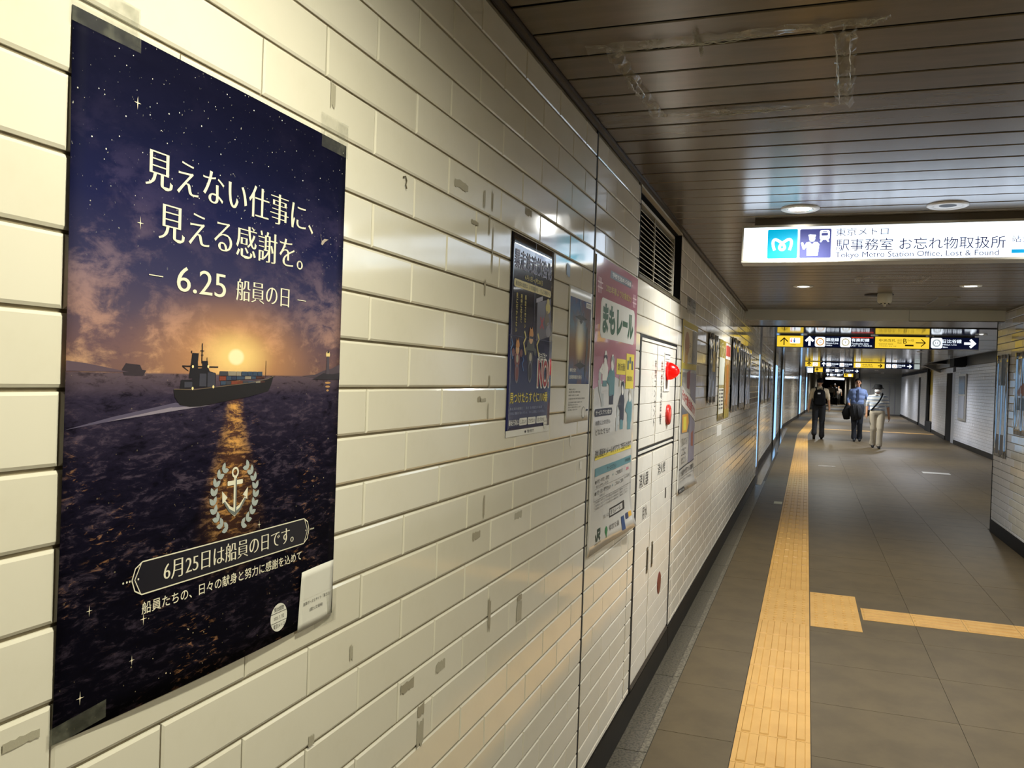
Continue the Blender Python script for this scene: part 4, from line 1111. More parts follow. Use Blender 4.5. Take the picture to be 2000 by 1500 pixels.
for zz, ww in ((.494, .016), (.486, .013), (.478, .007)): s.put('lamp_reflection', ell(.936, zz, ww, .0022, 12), prt('glint', '#c2935c'), 1)
s.put('gull_picture', join(poly([(.868, .800), (.880, .784), (.893, .790), (.915, .791), (.896, .784), (.884, .776), (.876, .777), (.879, .783)])), prt('gull', '#b9ab9e'), 2)
for (a, b_, k) in ((.165, .905, 1), (.18, .73, 1), (.075, .17, .8), (.06, .05, 1), (.22, .132, 1), (.62, .232, .8), (.19, .075, .8)):
    q = .010 * k
    s.put('star_sparkle', join(poly([(a - q, b_), (a, b_ + q * .09), (a + q, b_), (a, b_ - q * .09)]), poly([(a, b_ + q * 1.0), (a + q * .12, b_), (a, b_ - q * 1.0), (a - q * .12, b_)]), ell(a, b_, q * .22, q * .16, 10)), prt('sparkle', '#fff3d8'), 2)
# anchor and laurel
AN, AN2 = prt('anchor light', '#e9e5d2'), prt('anchor shade', '#6d7372')
asp = 0.515 / 0.728
s.put('anchor_ring', join(ring(.517, .3355, .0135, .0135 * asp, .0055, 28, asp)), AN, 3)
s.put('anchor', join(rect(.5125, .262, .5235, .327), rrect(.488, .3135, .5475, .3215, .003, asp), poly([(.518, .2575), (.495, .268), (.474, .2855), (.480, .2895), (.500, .277), (.518, .2715), (.536, .277), (.556, .2895), (.562, .2855), (.541, .268)]),
      poly([(.468, .306), (.470, .284), (.478, .2865), (.476, .289), (.489, .2935)]), poly([(.5685, .306), (.567, .284), (.559, .2865), (.561, .289), (.548, .2935)])), AN, 3)
s.put('anchor_shade', join(poly([(.5185, .259), (.541, .2685), (.561, .2855), (.556, .2872), (.537, .272), (.5185, .2655)]), poly([(.519, .262), (.5235, .264), (.5235, .325), (.519, .325)]), poly([(.4745, .2855), (.495, .2685), (.518, .259), (.518, .2655), (.497, .2725), (.479, .2872)])), AN2, 4)
LF = prt('laurel silver', '#a9b2b2')
for sgn in (-1, 1):
    cx = .519
    for k in range(9):
        a = -1.25 + k * 0.27
        ru, rv = .082, .082 * asp * 1.0
        px_, pz = cx + sgn * ru * math.cos(a), .294 + rv * math.sin(a)
        tang = math.atan2(math.cos(a), -sgn * math.sin(a))
        for dd in (-1, 1):
            ang = tang + dd * 0.55 * (1 if sgn > 0 else 1)
            c_, s_ = math.cos(ang), math.sin(ang); L = .0235
            pts = []
            for (t, w) in ((0, 0), (.25, .30), (.55, .36), (.8, .22), (1, 0), (.8, -.22), (.55, -.36), (.25, -.30)):
                xx, yy = t * L, w * L * .75; pts.append((px_ + (xx * c_ - yy * s_), pz + (xx * s_ + yy * c_) * asp))
            s.put('laurel_leaf', poly(pts), LF, 3)
# banner
def bn(w):
    L, R, T, B = .184, .856, .2205, .1705
    return line([(.213, T), (.829, T), (.848, T - .008), (.856, (T + B) / 2), (.848, B + .008), (.829, B), (.213, B), (.193, B + .008), (L, (T + B) / 2), (.193, T - .008)], w, asp, True)
s.put('banner_fill', poly([(.213, .2205), (.829, .2205), (.856, .1955), (.829, .1705), (.213, .1705), (.184, .1955)]), prt('banner navy', '#0d0d1c'), 2)
s.put('banner_border', bn(.0028), INKW, 3)
for q in ((.213, .188, 1), (.829, .852, -1)):
    s.put('banner_bracket', line([(q[0] - .003 * q[2], .2195), (q[1] + .004 * q[2], .1955), (q[0] - .003 * q[2], .1715)], .0022, asp), INKW, 3)
for a in (.160, .170, .178, .202, .866, .873, .880, .840): s.put('banner_dot', ell(a, .1955, .0024, .0024 * asp, 10), INKW, 3)
s.text('6月25日は船員の日です。', .276, .180, .778, .2125, INKW, 4, res=4, **MIN)
s.text('船員たちの、日々の献身と努力に感謝を込めて', .214, .139, .820, .158, INKW, 3, dx=.006, dy=.006)
s.put('stamp_disc', ell(.714, .0435, .0385, .0265, 32), PAPER, 2)
s.put('stamp_rule', join(rect(.678, .0525, .750, .0535), rect(.678, .0345, .750, .0355)), INK, 3)
s.text('掲出期間', .692, .0555, .736, .0645, INK, 3); s.text('2025. 7. 7迄', .690, .0400, .738, .0475, INK, 3); s.text('東京メトロ', .688, .0235, .740, .0325, INK, 3)
# the note stuck over its corner
nt_ = empty('paper_note', (0, A[0], A[2]), 0, 'small curled white note stuck on the lower corner of the sea poster', 'note')
def mapN(u, w, off):
    uu = .803 + .186 * u + .008 * w; vv = -.004 + .119 * w
    p = mapA(uu, vv, 0); p.x += 0.0012 + 0.006 * (1 - w) * u * (1 - u) + 0.004 * w * (1 - u) ** 2 + off; return p
sn = Sheet(nt_, mapN, .096, .087, 0.0002, split=.03)
sn.sheet(PAPER, 8, 8, 'paper', 0.0002)
sn.text('海事ポータルサイト「海ココ」', .10, .40, .92, .465, INKG, 2); sn.text('(国土交通省)', .30, .26, .70, .33, INKG, 2)
sn.put('crease', rect(0.03, .505, .99, .508), prt('crease', '#c9c5b8'), 1)
# clear tape on the corners
TAPE2 = clear_film('dull clear tape', '#9c9d8d', 0.22, 0.4)
def corner_tape(label, u0, u1, v0, v1, skew=0.0):
    t = empty('tape_piece', (0, A[0], A[2]), 0, label, 'tape', 'tape pieces on the sea poster')
    def mp(u, w, off):
        uu, vv = u0 + (u1 - u0) * u, v0 + (v1 - v0) * w + skew * u
        p = mapA(uu, max(0, min(1, vv)), 0); q = wall_map(*A)(uu, vv, 0)
        if 0 <= vv <= 1 and uu <= 1: q.x = p.x + .0009
        q.x += off + 0.0009; return q
    sh = Sheet(t, mp, (u1 - u0) * .515, (v1 - v0) * .728); sh.sheet(TAPE2, 10, 10, 'tape', 0)
corner_tape('dull clear tape on the upper near corner of the sea poster', -.004, .168, .978, 1.042)
corner_tape('dull clear tape on the upper far corner of the sea poster', .858, 1.006, .974, 1.044)
corner_tape('dull clear tape across the lower near corner of the sea poster', -.010, .122, -.002, .024, .010)
corner_tape('dull clear tape at the lower far corner of the sea poster', .90, 1.02, -.018, .05)

# ---- generic poster
def poster(name, label, R, sheetmat, bulge=None, nu=14, nv=18, thin=0.00035, split=0.08, x=0.0012):
    root = empty(name, (0, R[0], R[2]), 0, label, 'poster', 'shiny film covered posters' if name == 'film_poster' else None)
    sh = Sheet(root, wall_map(*R, bulge, x), R[1] - R[0], R[3] - R[2], thin, split)
    sh.sheet(sheetmat, nu, nv, 'sheet', 0.0004)
    return sh
def wavy(a, f, ph=0.0):
    return lambda u, v: a * (0.5 + 0.5 * math.sin(f * u + ph + 1.3 * math.sin(2.1 * v))) * (0.4 + 0.6 * math.sin(PI * min(1, max(0, v))))

# ---- motorcycle poster
def night_sheet():
    m = M('navy poster paper', '#141d52', 0.16, coat=0.5); nt = m.node_tree; b = nt.nodes['Principled BSDF']
    sp = nt.nodes.new('ShaderNodeSeparateXYZ'); nt.links.new(coord(nt, 'UV'), sp.inputs[0]); v = X(nt, sp.outputs[1])
    nt.links.new(ramp(nt, v, [(0.0, '#171f58'), (.4, '#161d55'), (.62, '#0e1230'), (.8, '#0b0d1a'), (1, '#10121c')]), b.inputs['Base Color']); return m
s = poster('biker_poster', 'navy poster with cartoon motorcycles and red NO lettering', POSTER_B, night_sheet(), wavy(0.0016, 5.2, 2.0))
ba_ = (POSTER_B[1] - POSTER_B[0]) / (POSTER_B[3] - POSTER_B[2])
PY, PW, PR = prt('poster yellow', '#e3d04a'), prt('poster white', '#e9e8e2'), prt('poster red', '#a3202c')
s.put('white_foot', rect(0, 0, 1, .032), PW, 1); s.text('● 警視庁', .40, .008, .62, .024, INK, 2)
s.text('暴走族追放強化', .075, .832, .93, .930, prt('title glow', '#c9c6d6'), 2, dx=.02, dy=.02); s.text('暴走族追放強化', .075, .836, .93, .926, prt('title violet', '#5a5482'), 3)
s.text('6月1日~6月30日', .305, .790, .705, .816, PY, 2)
s.put('cream_band', rrect(.078, .740, .925, .779, .02, ba_), prt('cream band', '#d8c878'), 1); s.text('暴走族の追放は、まず家庭から・そして地域から', .11, .748, .895, .771, INK, 2)
s.text('暴走させない', .315, .546, .352, .712, PY, 2, vertical=True); s.text('期待に応えて', .225, .570, .262, .712, PY, 2, vertical=True); s.text('見に行かせない', .130, .519, .168, .712, PY, 2, vertical=True)
s.put('side_panel', poly([(.60, .695), (.93, .735), (.96, .53), (.60, .49)]), prt('side panel', '#5a5562'), 1); s.put('panel_label', poly([(.57, .690), (.72, .712), (.72, .735), (.57, .712)]), prt('panel label', '#9a94a0'), 2)
s.put('panel_cross', join(line([(.68, .62), (.76, .56)], .02, ba_), line([(.76, .62), (.68, .56)], .02, ba_)), PR, 2)
for (cx, cz, col) in ((.86, .68, '#c4b34a'), (.84, .61, '#6b5a3a'), (.88, .55, '#8c8892')): s.put('cartoon_rider', join(ell(cx, cz, .06, .03), ell(cx, cz + .03, .035, .022)), prt('rider ' + col, col), 2)
for (cx, zb, zt, k, jc) in ((.19, .262, .478, .85, '#7a3a34'), (.48, .275, .545, 1.0, '#20242a')):
    s.put('motorcycle', join(ell(cx, zb + .06, .055 * k, .066 * k), rrect(cx - .065 * k, zb + .09, cx + .065 * k, zb + .155, .03, ba_)), prt('bike ' + jc, jc), 1)
    s.put('bike_wheel', ring(cx, zb + .05, .045 * k, .058 * k, .010, 24, 1.2), prt('wheel rim', '#6f7080'), 2)
    s.put('headlamp', ell(cx, zb + .125, .03 * k, .024 * k), prt('headlamp', '#b9b2a0'), 2)
    s.put('rider_jacket', join(poly([(cx - .10 * k, zb + .16), (cx - .07 * k, zt - .055), (cx + .07 * k, zt - .055), (cx + .10 * k, zb + .16)]), ell(cx - .10 * k, zb + .155, .03, .02), ell(cx + .10 * k, zb + .155, .03, .02)), prt('jacket ' + jc, '#3a3f36' if k == 1 else '#6e3c34'), 1)
    s.put('rider_face', ell(cx, zt - .045, .045 * k, .03 * k), prt('cartoon skin', '#d4a878'), 2); s.put('rider_hair', join(ell(cx, zt - .02, .045 * k, .022 * k), poly([(cx - .05 * k, zt - .03), (cx - .03 * k, zt + .012), (cx, zt - .004), (cx + .02 * k, zt + .016), (cx + .05 * k, zt - .03)])), prt('cartoon hair', '#c98a3a'), 3)
    if k == 1: s.put('sunglasses', rect(cx - .04, zt - .046, cx + .04, zt - .036), INK, 4)
for (a, z_, col, k) in ((.33, .53, '#cdc070', 1), (.63, .53, '#cdc070', 1), (.06, .48, '#4a70a8', .8), (.31, .40, '#4a70a8', .6)):
    s.put('lightning_bolt', line([(a, z_), (a + .035 * k, z_ - .03 * k), (a - .01, z_ - .06 * k), (a + .04 * k, z_ - .12 * k)], .02 * k, ba_), prt('bolt ' + col, col), 2)
s.text('暴走行為に', .66, .374, .868, .432, PW, 2, dx=.01, dy=.01)
s.put('red_lettering_edge', fit(glyphs('NO!', 4, .075, .075), .645, .236, .955, .402), PW, 2); s.put('red_lettering', fit(glyphs('NO!', 4, .02, .02), .665, .246, .938, .392), PR, 3)
s.text('見つけたらすぐに110番', .058, .164, .925, .219, PY, 2, dx=.018, dy=.018)
s.text('暴走族の解散に、皆さまの協力が必要です。', .062, .131, .90, .145, prt('small print', '#9fa4c0'), 2); s.text('危険な運転を見かけたら、すぐに通報してください', .064, .108, .86, .122, prt('small print', '#9fa4c0'), 2)
s.text('暴走行為は', .054, .055, .268, .084, PW, 2, dx=.012, dy=.012)
for (a, b_, t) in ((.279, .45, 'しない!'), (.467, .652, 'させない!'), (.67, .912, '見に行かない!')):
    s.put('word_box', rrect(a, .051, b_, .088, .012, ba_), PW, 2); s.text(t, a + .02, .058, b_ - .02, .081, INK, 3)
s.put('stamp_disc', ell(.885, .048, .045, .034), PAPER, 4); s.put('stamp_rule', join(rect(.845, .055, .925, .057), rect(.845, .036, .925, .038)), INK, 5)
s.put('fold_crease', join(rect(.525, .45, .530, 1), rect(0, .497, 1, .499)), prt('fold line', '#4a4e70'), 4)

# ---- jet flyer
def jet_sheet():
    m = M('sky picture', '#345a8a', 0.3); nt = m.node_tree; b = nt.nodes['Principled BSDF']; uvn = coord(nt, 'UV')
    sp = nt.nodes.new('ShaderNodeSeparateXYZ'); nt.links.new(uvn, sp.inputs[0]); u, v = X(nt, sp.outputs[0]), X(nt, sp.outputs[1])
    base = ramp(nt, v, [(.28, '#16306a'), (.38, '#4a6a94'), (.5, '#7a5238'), (.6, '#8c6a44'), (.72, '#6f8fa8'), (.92, '#1c4a8c')])
    n = tex(nt, 'Noise', uvn, 4, 6, .6, (1, 1.4, 1)).sm(.45, .62)
    c = mixc(nt, n * .7, base, '#7a4e30')
    r = ((u - .5) * (u - .5) * 1.1 + (v - .60) * (v - .60) * 1.6).pw(.5)
    c = mixc(nt, r.sm(.26, .02), c, '#f4dfa4'); c = mixc(nt, (u - .5).abs().sm(.2, .03) * v.sm(.56, .66) * v.sm(.86, .7) * .7, c, '#dfe6e8')
    nt.links.new(c, b.inputs['Base Color']); return m
s = poster('jet_flyer', 'narrow white flyer with two fighter jets at sunset', POSTER_J, M('flyer paper', '#dedcd5', .4), wavy(0.0022, 4.0, 1.0))
s.put('sky_picture', rect(.05, .286, .955, .924), jet_sheet(), 1)
JD = prt('jet dark', '#23252a')
for (cx, cz, sg, k) in ((.52, .785, 1, 1.0), (.53, .425, -1, 1.0)):
    s.put('jet_picture', join(poly([(cx - .26 * k, cz), (cx - .05, cz + .022), (cx, cz + .05 * sg * .6), (cx + .05, cz + .022), (cx + .27 * k, cz), (cx + .08, cz - .014), (cx, cz - .022), (cx - .08, cz - .014)]),
          rect(cx - .10, cz - .005, cx - .085, cz + .045), rect(cx + .09, cz - .005, cx + .105, cz + .045), poly([(cx - .08, cz - .02), (cx, cz - .048 * sg), (cx + .09, cz - .02)])), JD, 2)
s.put('jet_picture', poly([(.80, .735), (.84, .70), (.86, .56), (.82, .40), (.76, .32), (.74, .40), (.78, .56), (.77, .70)]), prt('jet grey', '#4a4644'), 2)
s.put('smoke_trail', poly([(.44, .92), (.50, .91), (.55, .80), (.49, .80)]), prt('trail', '#31445e'), 2)
s.put('name_box', rect(.73, .876, .95, .916), PW, 2); s.text('航空展', .76, .884, .92, .908, INK, 3)
s.text('航空', .09, .375, .36, .402, PW, 3, dx=.02, dy=.02); s.text('自衛隊展示飛行', .09, .322, .63, .352, PW, 3, dx=.02, dy=.02)
for (z_, w, t) in ((.252, .36, '開催日 6月1日'), (.232, .58, '会場 展示飛行場'), (.207, .52, '時間 10時から16時'), (.182, .80, '主催 展示飛行実行委員会事務局'), (.155, .68, '交通 最寄り駅から徒歩15分'), (.137, .5, '駐車場はありません'), (.119, .62, '雨天の場合は中止します'), (.10, .48, 'お問い合わせ')):
    s.text(t, .09, z_ - .012, w, z_, INKG, 2)
s.put('logo_block', rect(.86, .075, .96, .088), prt('logo navy', '#1d2c55'), 2)
s.put('stamp_disc', ell(.75, .065, .075, .045), PAPER, 2); s.put('stamp_edge', ring(.75, .065, .075, .045, .006, 24, .7), INKG, 3)

# ---- pink poster
def bulgeP(u, v):
    return 0.0025 * (0.5 + 0.5 * math.sin(11 * u + 2.2 * math.sin(3 * v))) + 0.030 * max(0.0, (0.16 - v) / 0.16) ** 2 * max(0.0, u) ** 1.5
s = poster('pink_poster', 'tall pink and white poster with big green lettering and a curling foot', POSTER_P, M('glossy poster paper', '#dcdad2', 0.22, coat=0.6), bulgeP, 22, 30, 0.0005, 0.06)
pp = (POSTER_P[1] - POSTER_P[0]) / (POSTER_P[3] - POSTER_P[2])
PK = M('print rose', '#c9879a', 0.2, coat=0.6)
s.put('pink_field', poly([(0, .555), (.47, .600), (1, .556), (1, 1), (0, 1)]), PK, 1)
s.put('navy_label', poly([(.29, .945), (.30, .972), (.818, .975), (.80, .945)]), prt('label navy', '#2b3040'), 2); s.text('学校を始める皆様', .34, .951, .79, .969, PW, 3, dx=.015, dy=.015)
s.text('2025年春より対象拡大!', .205, .891, .818, .918, prt('ochre lettering', '#b39a34'), 2, dx=.02, dy=.02)
for (a, z_) in ((.04, .876), (.88, .878)):
    s.put('hash_mark', join(*[rect(a + .025 * k, z_, a + .025 * k + .010, z_ + .052) for k in (0, 1, 2)], rect(a - .015, z_ + .016, a + .09, z_ + .021), rect(a - .015, z_ + .033, a + .09, z_ + .038)), prt('pale rose', '#e2bcc4'), 2)
s.put('white_panel', rrect(.105, .730, .94, .866, .04, pp), prt('panel white', '#e2e2da'), 2)
s.text('まもレール', .155, .748, .905, .850, prt('deep green', '#1f5a3c'), 3, dx=.055, dy=.05, res=5)
TE, NV, SKI = prt('teal', '#5c8a92'), prt('figure navy', '#2d3446'), prt('figure pale', '#e6e4de')
LNE = prt('figure line', '#6f7478')
def figure(cx, zb, h, coat, hair, legs):
    s.put('figure_coat', poly([(cx - .055, zb + h * .18), (cx - .06, zb + h * .6), (cx - .03, zb + h * .76), (cx + .03, zb + h * .76), (cx + .06, zb + h * .6), (cx + .055, zb + h * .18)]), coat, 2)
    s.put('figure_legs', rect(cx - .045, zb, cx + .04, zb + h * .2), legs, 2)
    s.put('figure_head', ell(cx, zb + h * .86, .032, .030), SKI, 3); s.put('figure_hair', poly([(cx - .036, zb + h * .86), (cx - .03, zb + h * .97), (cx + .015, zb + h * 1.0), (cx + .036, zb + h * .92), (cx + .035, zb + h * .72), (cx + .015, zb + h * .86), (cx - .01, zb + h * .92)]), hair, 4)
    s.put('figure_arm', line([(cx - .05, zb + h * .68), (cx - .10, zb + h * .5), (cx - .04, zb + h * .42)], .022, pp), coat, 3)
figure(.25, .565, .110, SKI, NV, TE); figure(.40, .500, .175, TE, prt('grey hair', '#9aa0a0'), NV)
figure(.67, .402, .185, NV, NV, TE); figure(.88, .395, .16, TE, prt('fair hair', '#b9b4a6'), TE)
PF = prt('pale figure', '#b9bfc0')
s.put('child_figure', join(ell(.14, .60, .03, .026), poly([(.10, .585), (.17, .59), (.20, .50), (.12, .555)])), PF, 2); s.put('gate_post', rect(.19, .495, .235, .54), PF, 2)
s.put('gate_post', rect(.52, .40, .565, .45), PF, 2); s.put('child_figure', join(ell(.555, .475, .025, .024), poly([(.52, .45), (.60, .455), (.59, .42), (.525, .43)])), PF, 2)
s.put('yellow_board', rect(.493, .609, .735, .667), PY, 2); s.put('board_post', rect(.565, .565, .585, .609), prt('post', '#9b9480'), 2); s.text('改札を通過', .52, .624, .715, .652, INK, 3)
s.put('yellow_board', rect(.745, .556, .955, .692), PY, 3); s.put('gate_symbol', join(rect(.775, .63, .815, .665), rect(.885, .63, .925, .665), rect(.83, .655, .87, .68)), prt('gate blue', '#4a5a66'), 4); s.text('自動改札', .775, .585, .925, .606, INK, 4)
s.put('navy_pill', rrect(.053, .463, .425, .489, .02, pp), NV, 2); s.text('サービスプラン拡大!', .075, .468, .405, .484, PW, 3, dx=.015, dy=.015)
s.text('18歳以上の方も', .08, .433, .39, .450, INK, 2); s.text('どなたでも!!', .085, .400, .39, .420, INK, 2)
s.put('yellow_underline', rect(.09, .316, .955, .330), PY, 2); s.text('改札通過をメールやアプリで知らせます', .088, .322, .945, .350, INK, 3, dx=.008, dy=.008)
s.put('table_head', rect(.10, .260, .965, .288), TE, 2); s.text('サービスプラン', .36, .266, .56, .281, INK, 3); s.text('利用料金(月額)', .80, .266, .94, .281, INK, 3)
s.put('table_rule', join(rect(.09, .1765, .985, .178), rect(.10, .2165, .97, .2175), rect(.79, .178, .792, .26), rect(.09, .178, .0925, .26)), INKG, 2)
s.text('●小学生・中学生・高校生', .115, .233, .42, .248, INK, 2); s.text('個人の申し込み', .13, .220, .40, .229, INKG, 2); s.text('ご家族2名', .56, .235, .74, .250, INK, 2); s.text('無料', .84, .233, .92, .247, prt('pink lettering', '#c24a6c'), 2)
s.text('●大学生・短大・専門学生ほか', .11, .194, .46, .210, INK, 2); s.text('18歳以上', .22, .183, .34, .191, INKG, 2); s.text('ご本人+ご家族', .55, .196, .77, .211, INK, 2); s.text('Suica PASMO', .80, .205, .95, .214, INKG, 2)
s.put('arrow_mark', join(poly([(.49, .242), (.505, .247), (.505, .237)]), poly([(.49, .203), (.505, .208), (.505, .198)])), TE, 2)
for z_ in (.166, .155, .144): s.text('ご利用にあたっては各社の規約をご確認ください', .10, z_, .90, z_ + .008, INKG, 2)
s.put('search_box', line([(.45, .091), (.795, .091), (.795, .119), (.45, .119)], .008, pp, True), INK, 2); s.text('まもレール', .475, .097, .70, .114, INK, 2); s.put('search_button', rect(.755, .091, .795, .119), INK, 2); s.text('詳しくは', .32, .097, .43, .111, INKG, 2)
JG = prt('rail green', '#16382c')
s.put('rail_logo', join(line([(.150, .060), (.162, .041), (.180, .040), (.190, .049), (.190, .070), (.240, .070), (.240, .056), (.205, .054), (.243, .036)], .016, pp)), JG, 2); s.text('JR東日本', .13, .024, .26, .031, JG, 2)
s.put('leaf_emblem', join(poly([(.37, .030), (.345, .048), (.352, .060), (.375, .066), (.397, .060), (.404, .048), (.38, .030)]), rect(.370, .024, .379, .034)), prt('leaf green', '#2c7a44'), 2); s.text('都営交通', .435, .042, .64, .062, INKG, 2)
s.put('blue_badge', rect(.69, .014, .765, .066), prt('badge blue', '#24406e'), 2); s.put('card_badge', rect(.80, .045, .87, .068), prt('card navy', '#2e3558'), 2); s.put('card_badge', rect(.88, .047, .955, .067), prt('card amber', '#d6a638'), 2)
s.put('white_edge', rect(-.004, 0, .0, 1), PAPER, 1)

# ---- manner poster beyond the cabinet (plain comic panels, no figure redrawn)
def bulgeM(u, v): return 0.0030 * (0.5 + 0.5 * math.sin(9 * u + 2 * math.sin(2.5 * v))) + 0.03 * max(0., (.12 - v) / .12) ** 2 * u
s = poster('comic_poster', 'tall yellow edged comic style manner poster beyond the hydrant cabinet', POSTER_M, M('comic paper', '#d9d6cc', .2, coat=.7), bulgeM, 20, 26, 0.0006, 0.07)
mp_ = (POSTER_M[1] - POSTER_M[0]) / (POSTER_M[3] - POSTER_M[2])
YO, GRM, LAV = prt('comic yellow', '#bfae3e'), prt('comic grey', '#8d8b86'), prt('comic lavender', '#8f8a9a')
s.put('yellow_border', join(rect(0, .62, .06, 1), rect(.06, .965, 1, 1), rect(.06, .72, .98, .755)), YO, 1)
s.put('comic_panel', rect(.07, .76, .62, .96), prt('panel cream', '#d2c49c'), 2); s.put('comic_panel', poly([(.64, .76), (.98, .76), (.98, .96), (.64, .96)]), GRM, 2); s.put('comic_panel', poly([(.50, .70), (.99, .70), (.99, .50), (.62, .56)]), LAV, 2); s.put('comic_panel', poly([(.07, .71), (.48, .71), (.60, .57), (.15, .60)]), prt('panel pale', '#b9b6ae'), 2)
rnd = random.Random(9)
for k in range(16):
    a = rnd.uniform(0, 2 * PI); r0, r1 = rnd.uniform(.04, .08), rnd.uniform(.13, .22); w = .05
    s.put('speed_line', poly([(.62 + r1 * math.cos(a), .86 + r1 * .6 * math.sin(a)), (.62 + r0 * math.cos(a), .86 + r0 * .6 * math.sin(a)), (.62 + r1 * math.cos(a + w), .86 + r1 * .6 * math.sin(a + w))]), prt('comic black', '#26221f'), 3)
s.put('comic_shape', ell(.30, .87, .14, .07), prt('comic tan', '#a8764a'), 3); s.put('comic_shape', ell(.27, .79, .10, .05), prt('comic gold', '#c9a24e'), 3); s.put('comic_shape', poly([(.35, .70), (.55, .72), (.52, .60), (.38, .61)]), prt('comic red', '#7c3a36'), 3)
for k in range(9): s.put('speed_line', poly([(.10 + .035 * k, .70), (.115 + .035 * k, .70), (.17 + .03 * k, .61)]), prt('comic black', '#26221f'), 3)
s.put('slanted_band', poly([(.06, .625), (.06, .520), (1.0, .395), (1.0, .500)]), prt('band white', '#dcd8d0'), 4)
sb = glyphs('その行動迷惑です!', 3, .03, .03); vs_, fs_ = fit(sb, 0, 0, 1, 1)
s.put('lettering', ([(.09 + .85 * p[0], .545 - .125 * p[0] + .065 * p[1]) for p in vs_], fs_), prt('band red', '#b23a30'), 5)
s.put('comic_panel', poly([(.10, .505), (.58, .445), (.58, .34), (.12, .345)]), prt('panel dusk', '#6a6c74'), 2); s.put('comic_panel', poly([(.60, .445), (1.0, .39), (1.0, .145), (.60, .145)]), LAV, 2)
s.put('comic_flame', poly([(.15, .455), (.50, .455), (.56, .40), (.46, .345), (.16, .350)]), prt('flame amber', '#d9a03a'), 3); s.put('comic_flame', poly([(.22, .44), (.40, .44), (.42, .36), (.24, .36)]), prt('flame yellow', '#e2d448'), 4); s.put('comic_flame', poly([(.72, .33), (.86, .34), (.88, .24), (.74, .25)]), prt('comic rust', '#a05a40'), 3)
s.text('見られている', .17, .270, .52, .315, INK, 3); s.text('ことに', .17, .215, .45, .258, INK, 3); s.text('気づこう', .17, .165, .45, .205, INK, 3)
s.put('black_rule', poly([(.06, .145), (1, .155), (1, .150), (.06, .138)]), INK, 3); s.text('いつも誰かが見ている電車内', .08, .095, .98, .130, INK, 3, dx=.01, dy=.01)
s.put('thin_rule', rect(.08, .084, .95, .086), INKG, 3); s.text('マナーを守って快適に', .10, .062, .80, .075, INKG, 3); s.put('black_label', rect(.06, .004, .34, .030), INK, 3); s.text('東京メトロ', .09, .010, .31, .024, PW, 4)

# ---- film covered posters farther on
FILMSILVER = M('film over dark print', '#4a4a48', 0.08, coat=1.0, spec=0.8)
FILMGREY = M('film over grey print', '#6e6b66', 0.08, coat=1.0, spec=0.8)
def film(a): return lambda u, v: a * (0.5 + 0.5 * math.sin(14 * u + 3.0 * math.sin(2.2 * v + u)))  + a * 0.5 * (0.5 + .5 * math.sin(31 * u + 1.1))
s = poster('film_poster', 'narrow dark film covered poster before the yellow pair', (6.19, 6.80, 1.355, 1.875), FILMSILVER, film(0.010), 40, 10, .001)
s.put('amber_print', rect(.55, .45, .95, .75), prt('amber dim', '#8a7430'), 1)
s = poster('yellow_poster', 'yellow edged poster with white text panels, first of the pair', (7.02, 7.53, 1.19, 1.868), M('pale olive paper', '#b9a544', .2, coat=.6), film(0.004), 24, 10, .001)
s.put('text_panel', rect(.1, .44, .9, .78), prt('pale green', '#c9cabc'), 1); s.put('text_panel', rect(.1, .08, .9, .40), prt('pale print', '#d6d3c4'), 1)
for k in range(6): s.put('text_line', rect(.18, .14 + .045 * k, .78, .16 + .045 * k), INKG, 2)
s.put('heading_ring', ring(.5, .88, .3, .09, .05, 24, .3), prt('pale olive', '#a8a07c'), 1)
s = poster('amber_poster', 'amber poster with a red heading box, second of the pair', (7.55, 8.08, 1.19, 1.868), M('amber paper', '#c9963a', .2, coat=.6), film(0.004), 24, 10, .001)
s.put('heading_box', rect(.05, .78, .92, .99), PW, 1); s.put('red_heading', rect(.12, .82, .85, .96), prt('red heading', '#c24a3a'), 2); s.put('amber_figure', poly([(.3, .7), (.6, .72), (.75, .4), (.55, .12), (.3, .2)]), prt('amber figure', '#b0702c'), 1)
s.put('olive_foot', rect(0, 0, 1, .12), prt('olive foot', '#9c8b34'), 1)
s = poster('film_poster', 'dark film covered poster right after the amber poster', (8.15, 9.05, 1.225, 1.95), FILMSILVER, film(0.012), 44, 10, .001)
s = poster('film_poster', 'grey film covered poster, middle of the shiny three', (9.10, 9.95, 1.235, 1.935), FILMGREY, film(0.012), 44, 10, .001)
s = poster('film_poster', 'last grey film covered poster before the lit blue panel', (10.05, 11.0, 1.20, 1.93), FILMGREY, film(0.010), 44, 10, .001)
for (a_, b_, lab, mt_) in ((15.3, 16.3, 'shiny film poster just past the nearest lit blue panel', FILMSILVER), (16.7, 17.7, 'second shiny film poster past the nearest lit blue panel', FILMGREY), (18.3, 19.3, 'third shiny film poster past the nearest lit blue panel', FILMSILVER), (23.8, 24.9, 'shiny film poster between the second and third lit panels', FILMGREY), (29.3, 30.4, 'shiny film poster after the third lit blue panel', FILMSILVER)):
    poster('film_poster', lab, (a_, b_, 1.15, 1.95), mt_, film(0.012), 44, 10, .001, x=-0.0855)
wn = bx('paper_slip', (0.0005, 7.05, 1.06), (0.0012, 7.45, 1.15), PAPER); tag(wn, 'small white paper slip stuck under the yellow edged poster', 'paper')
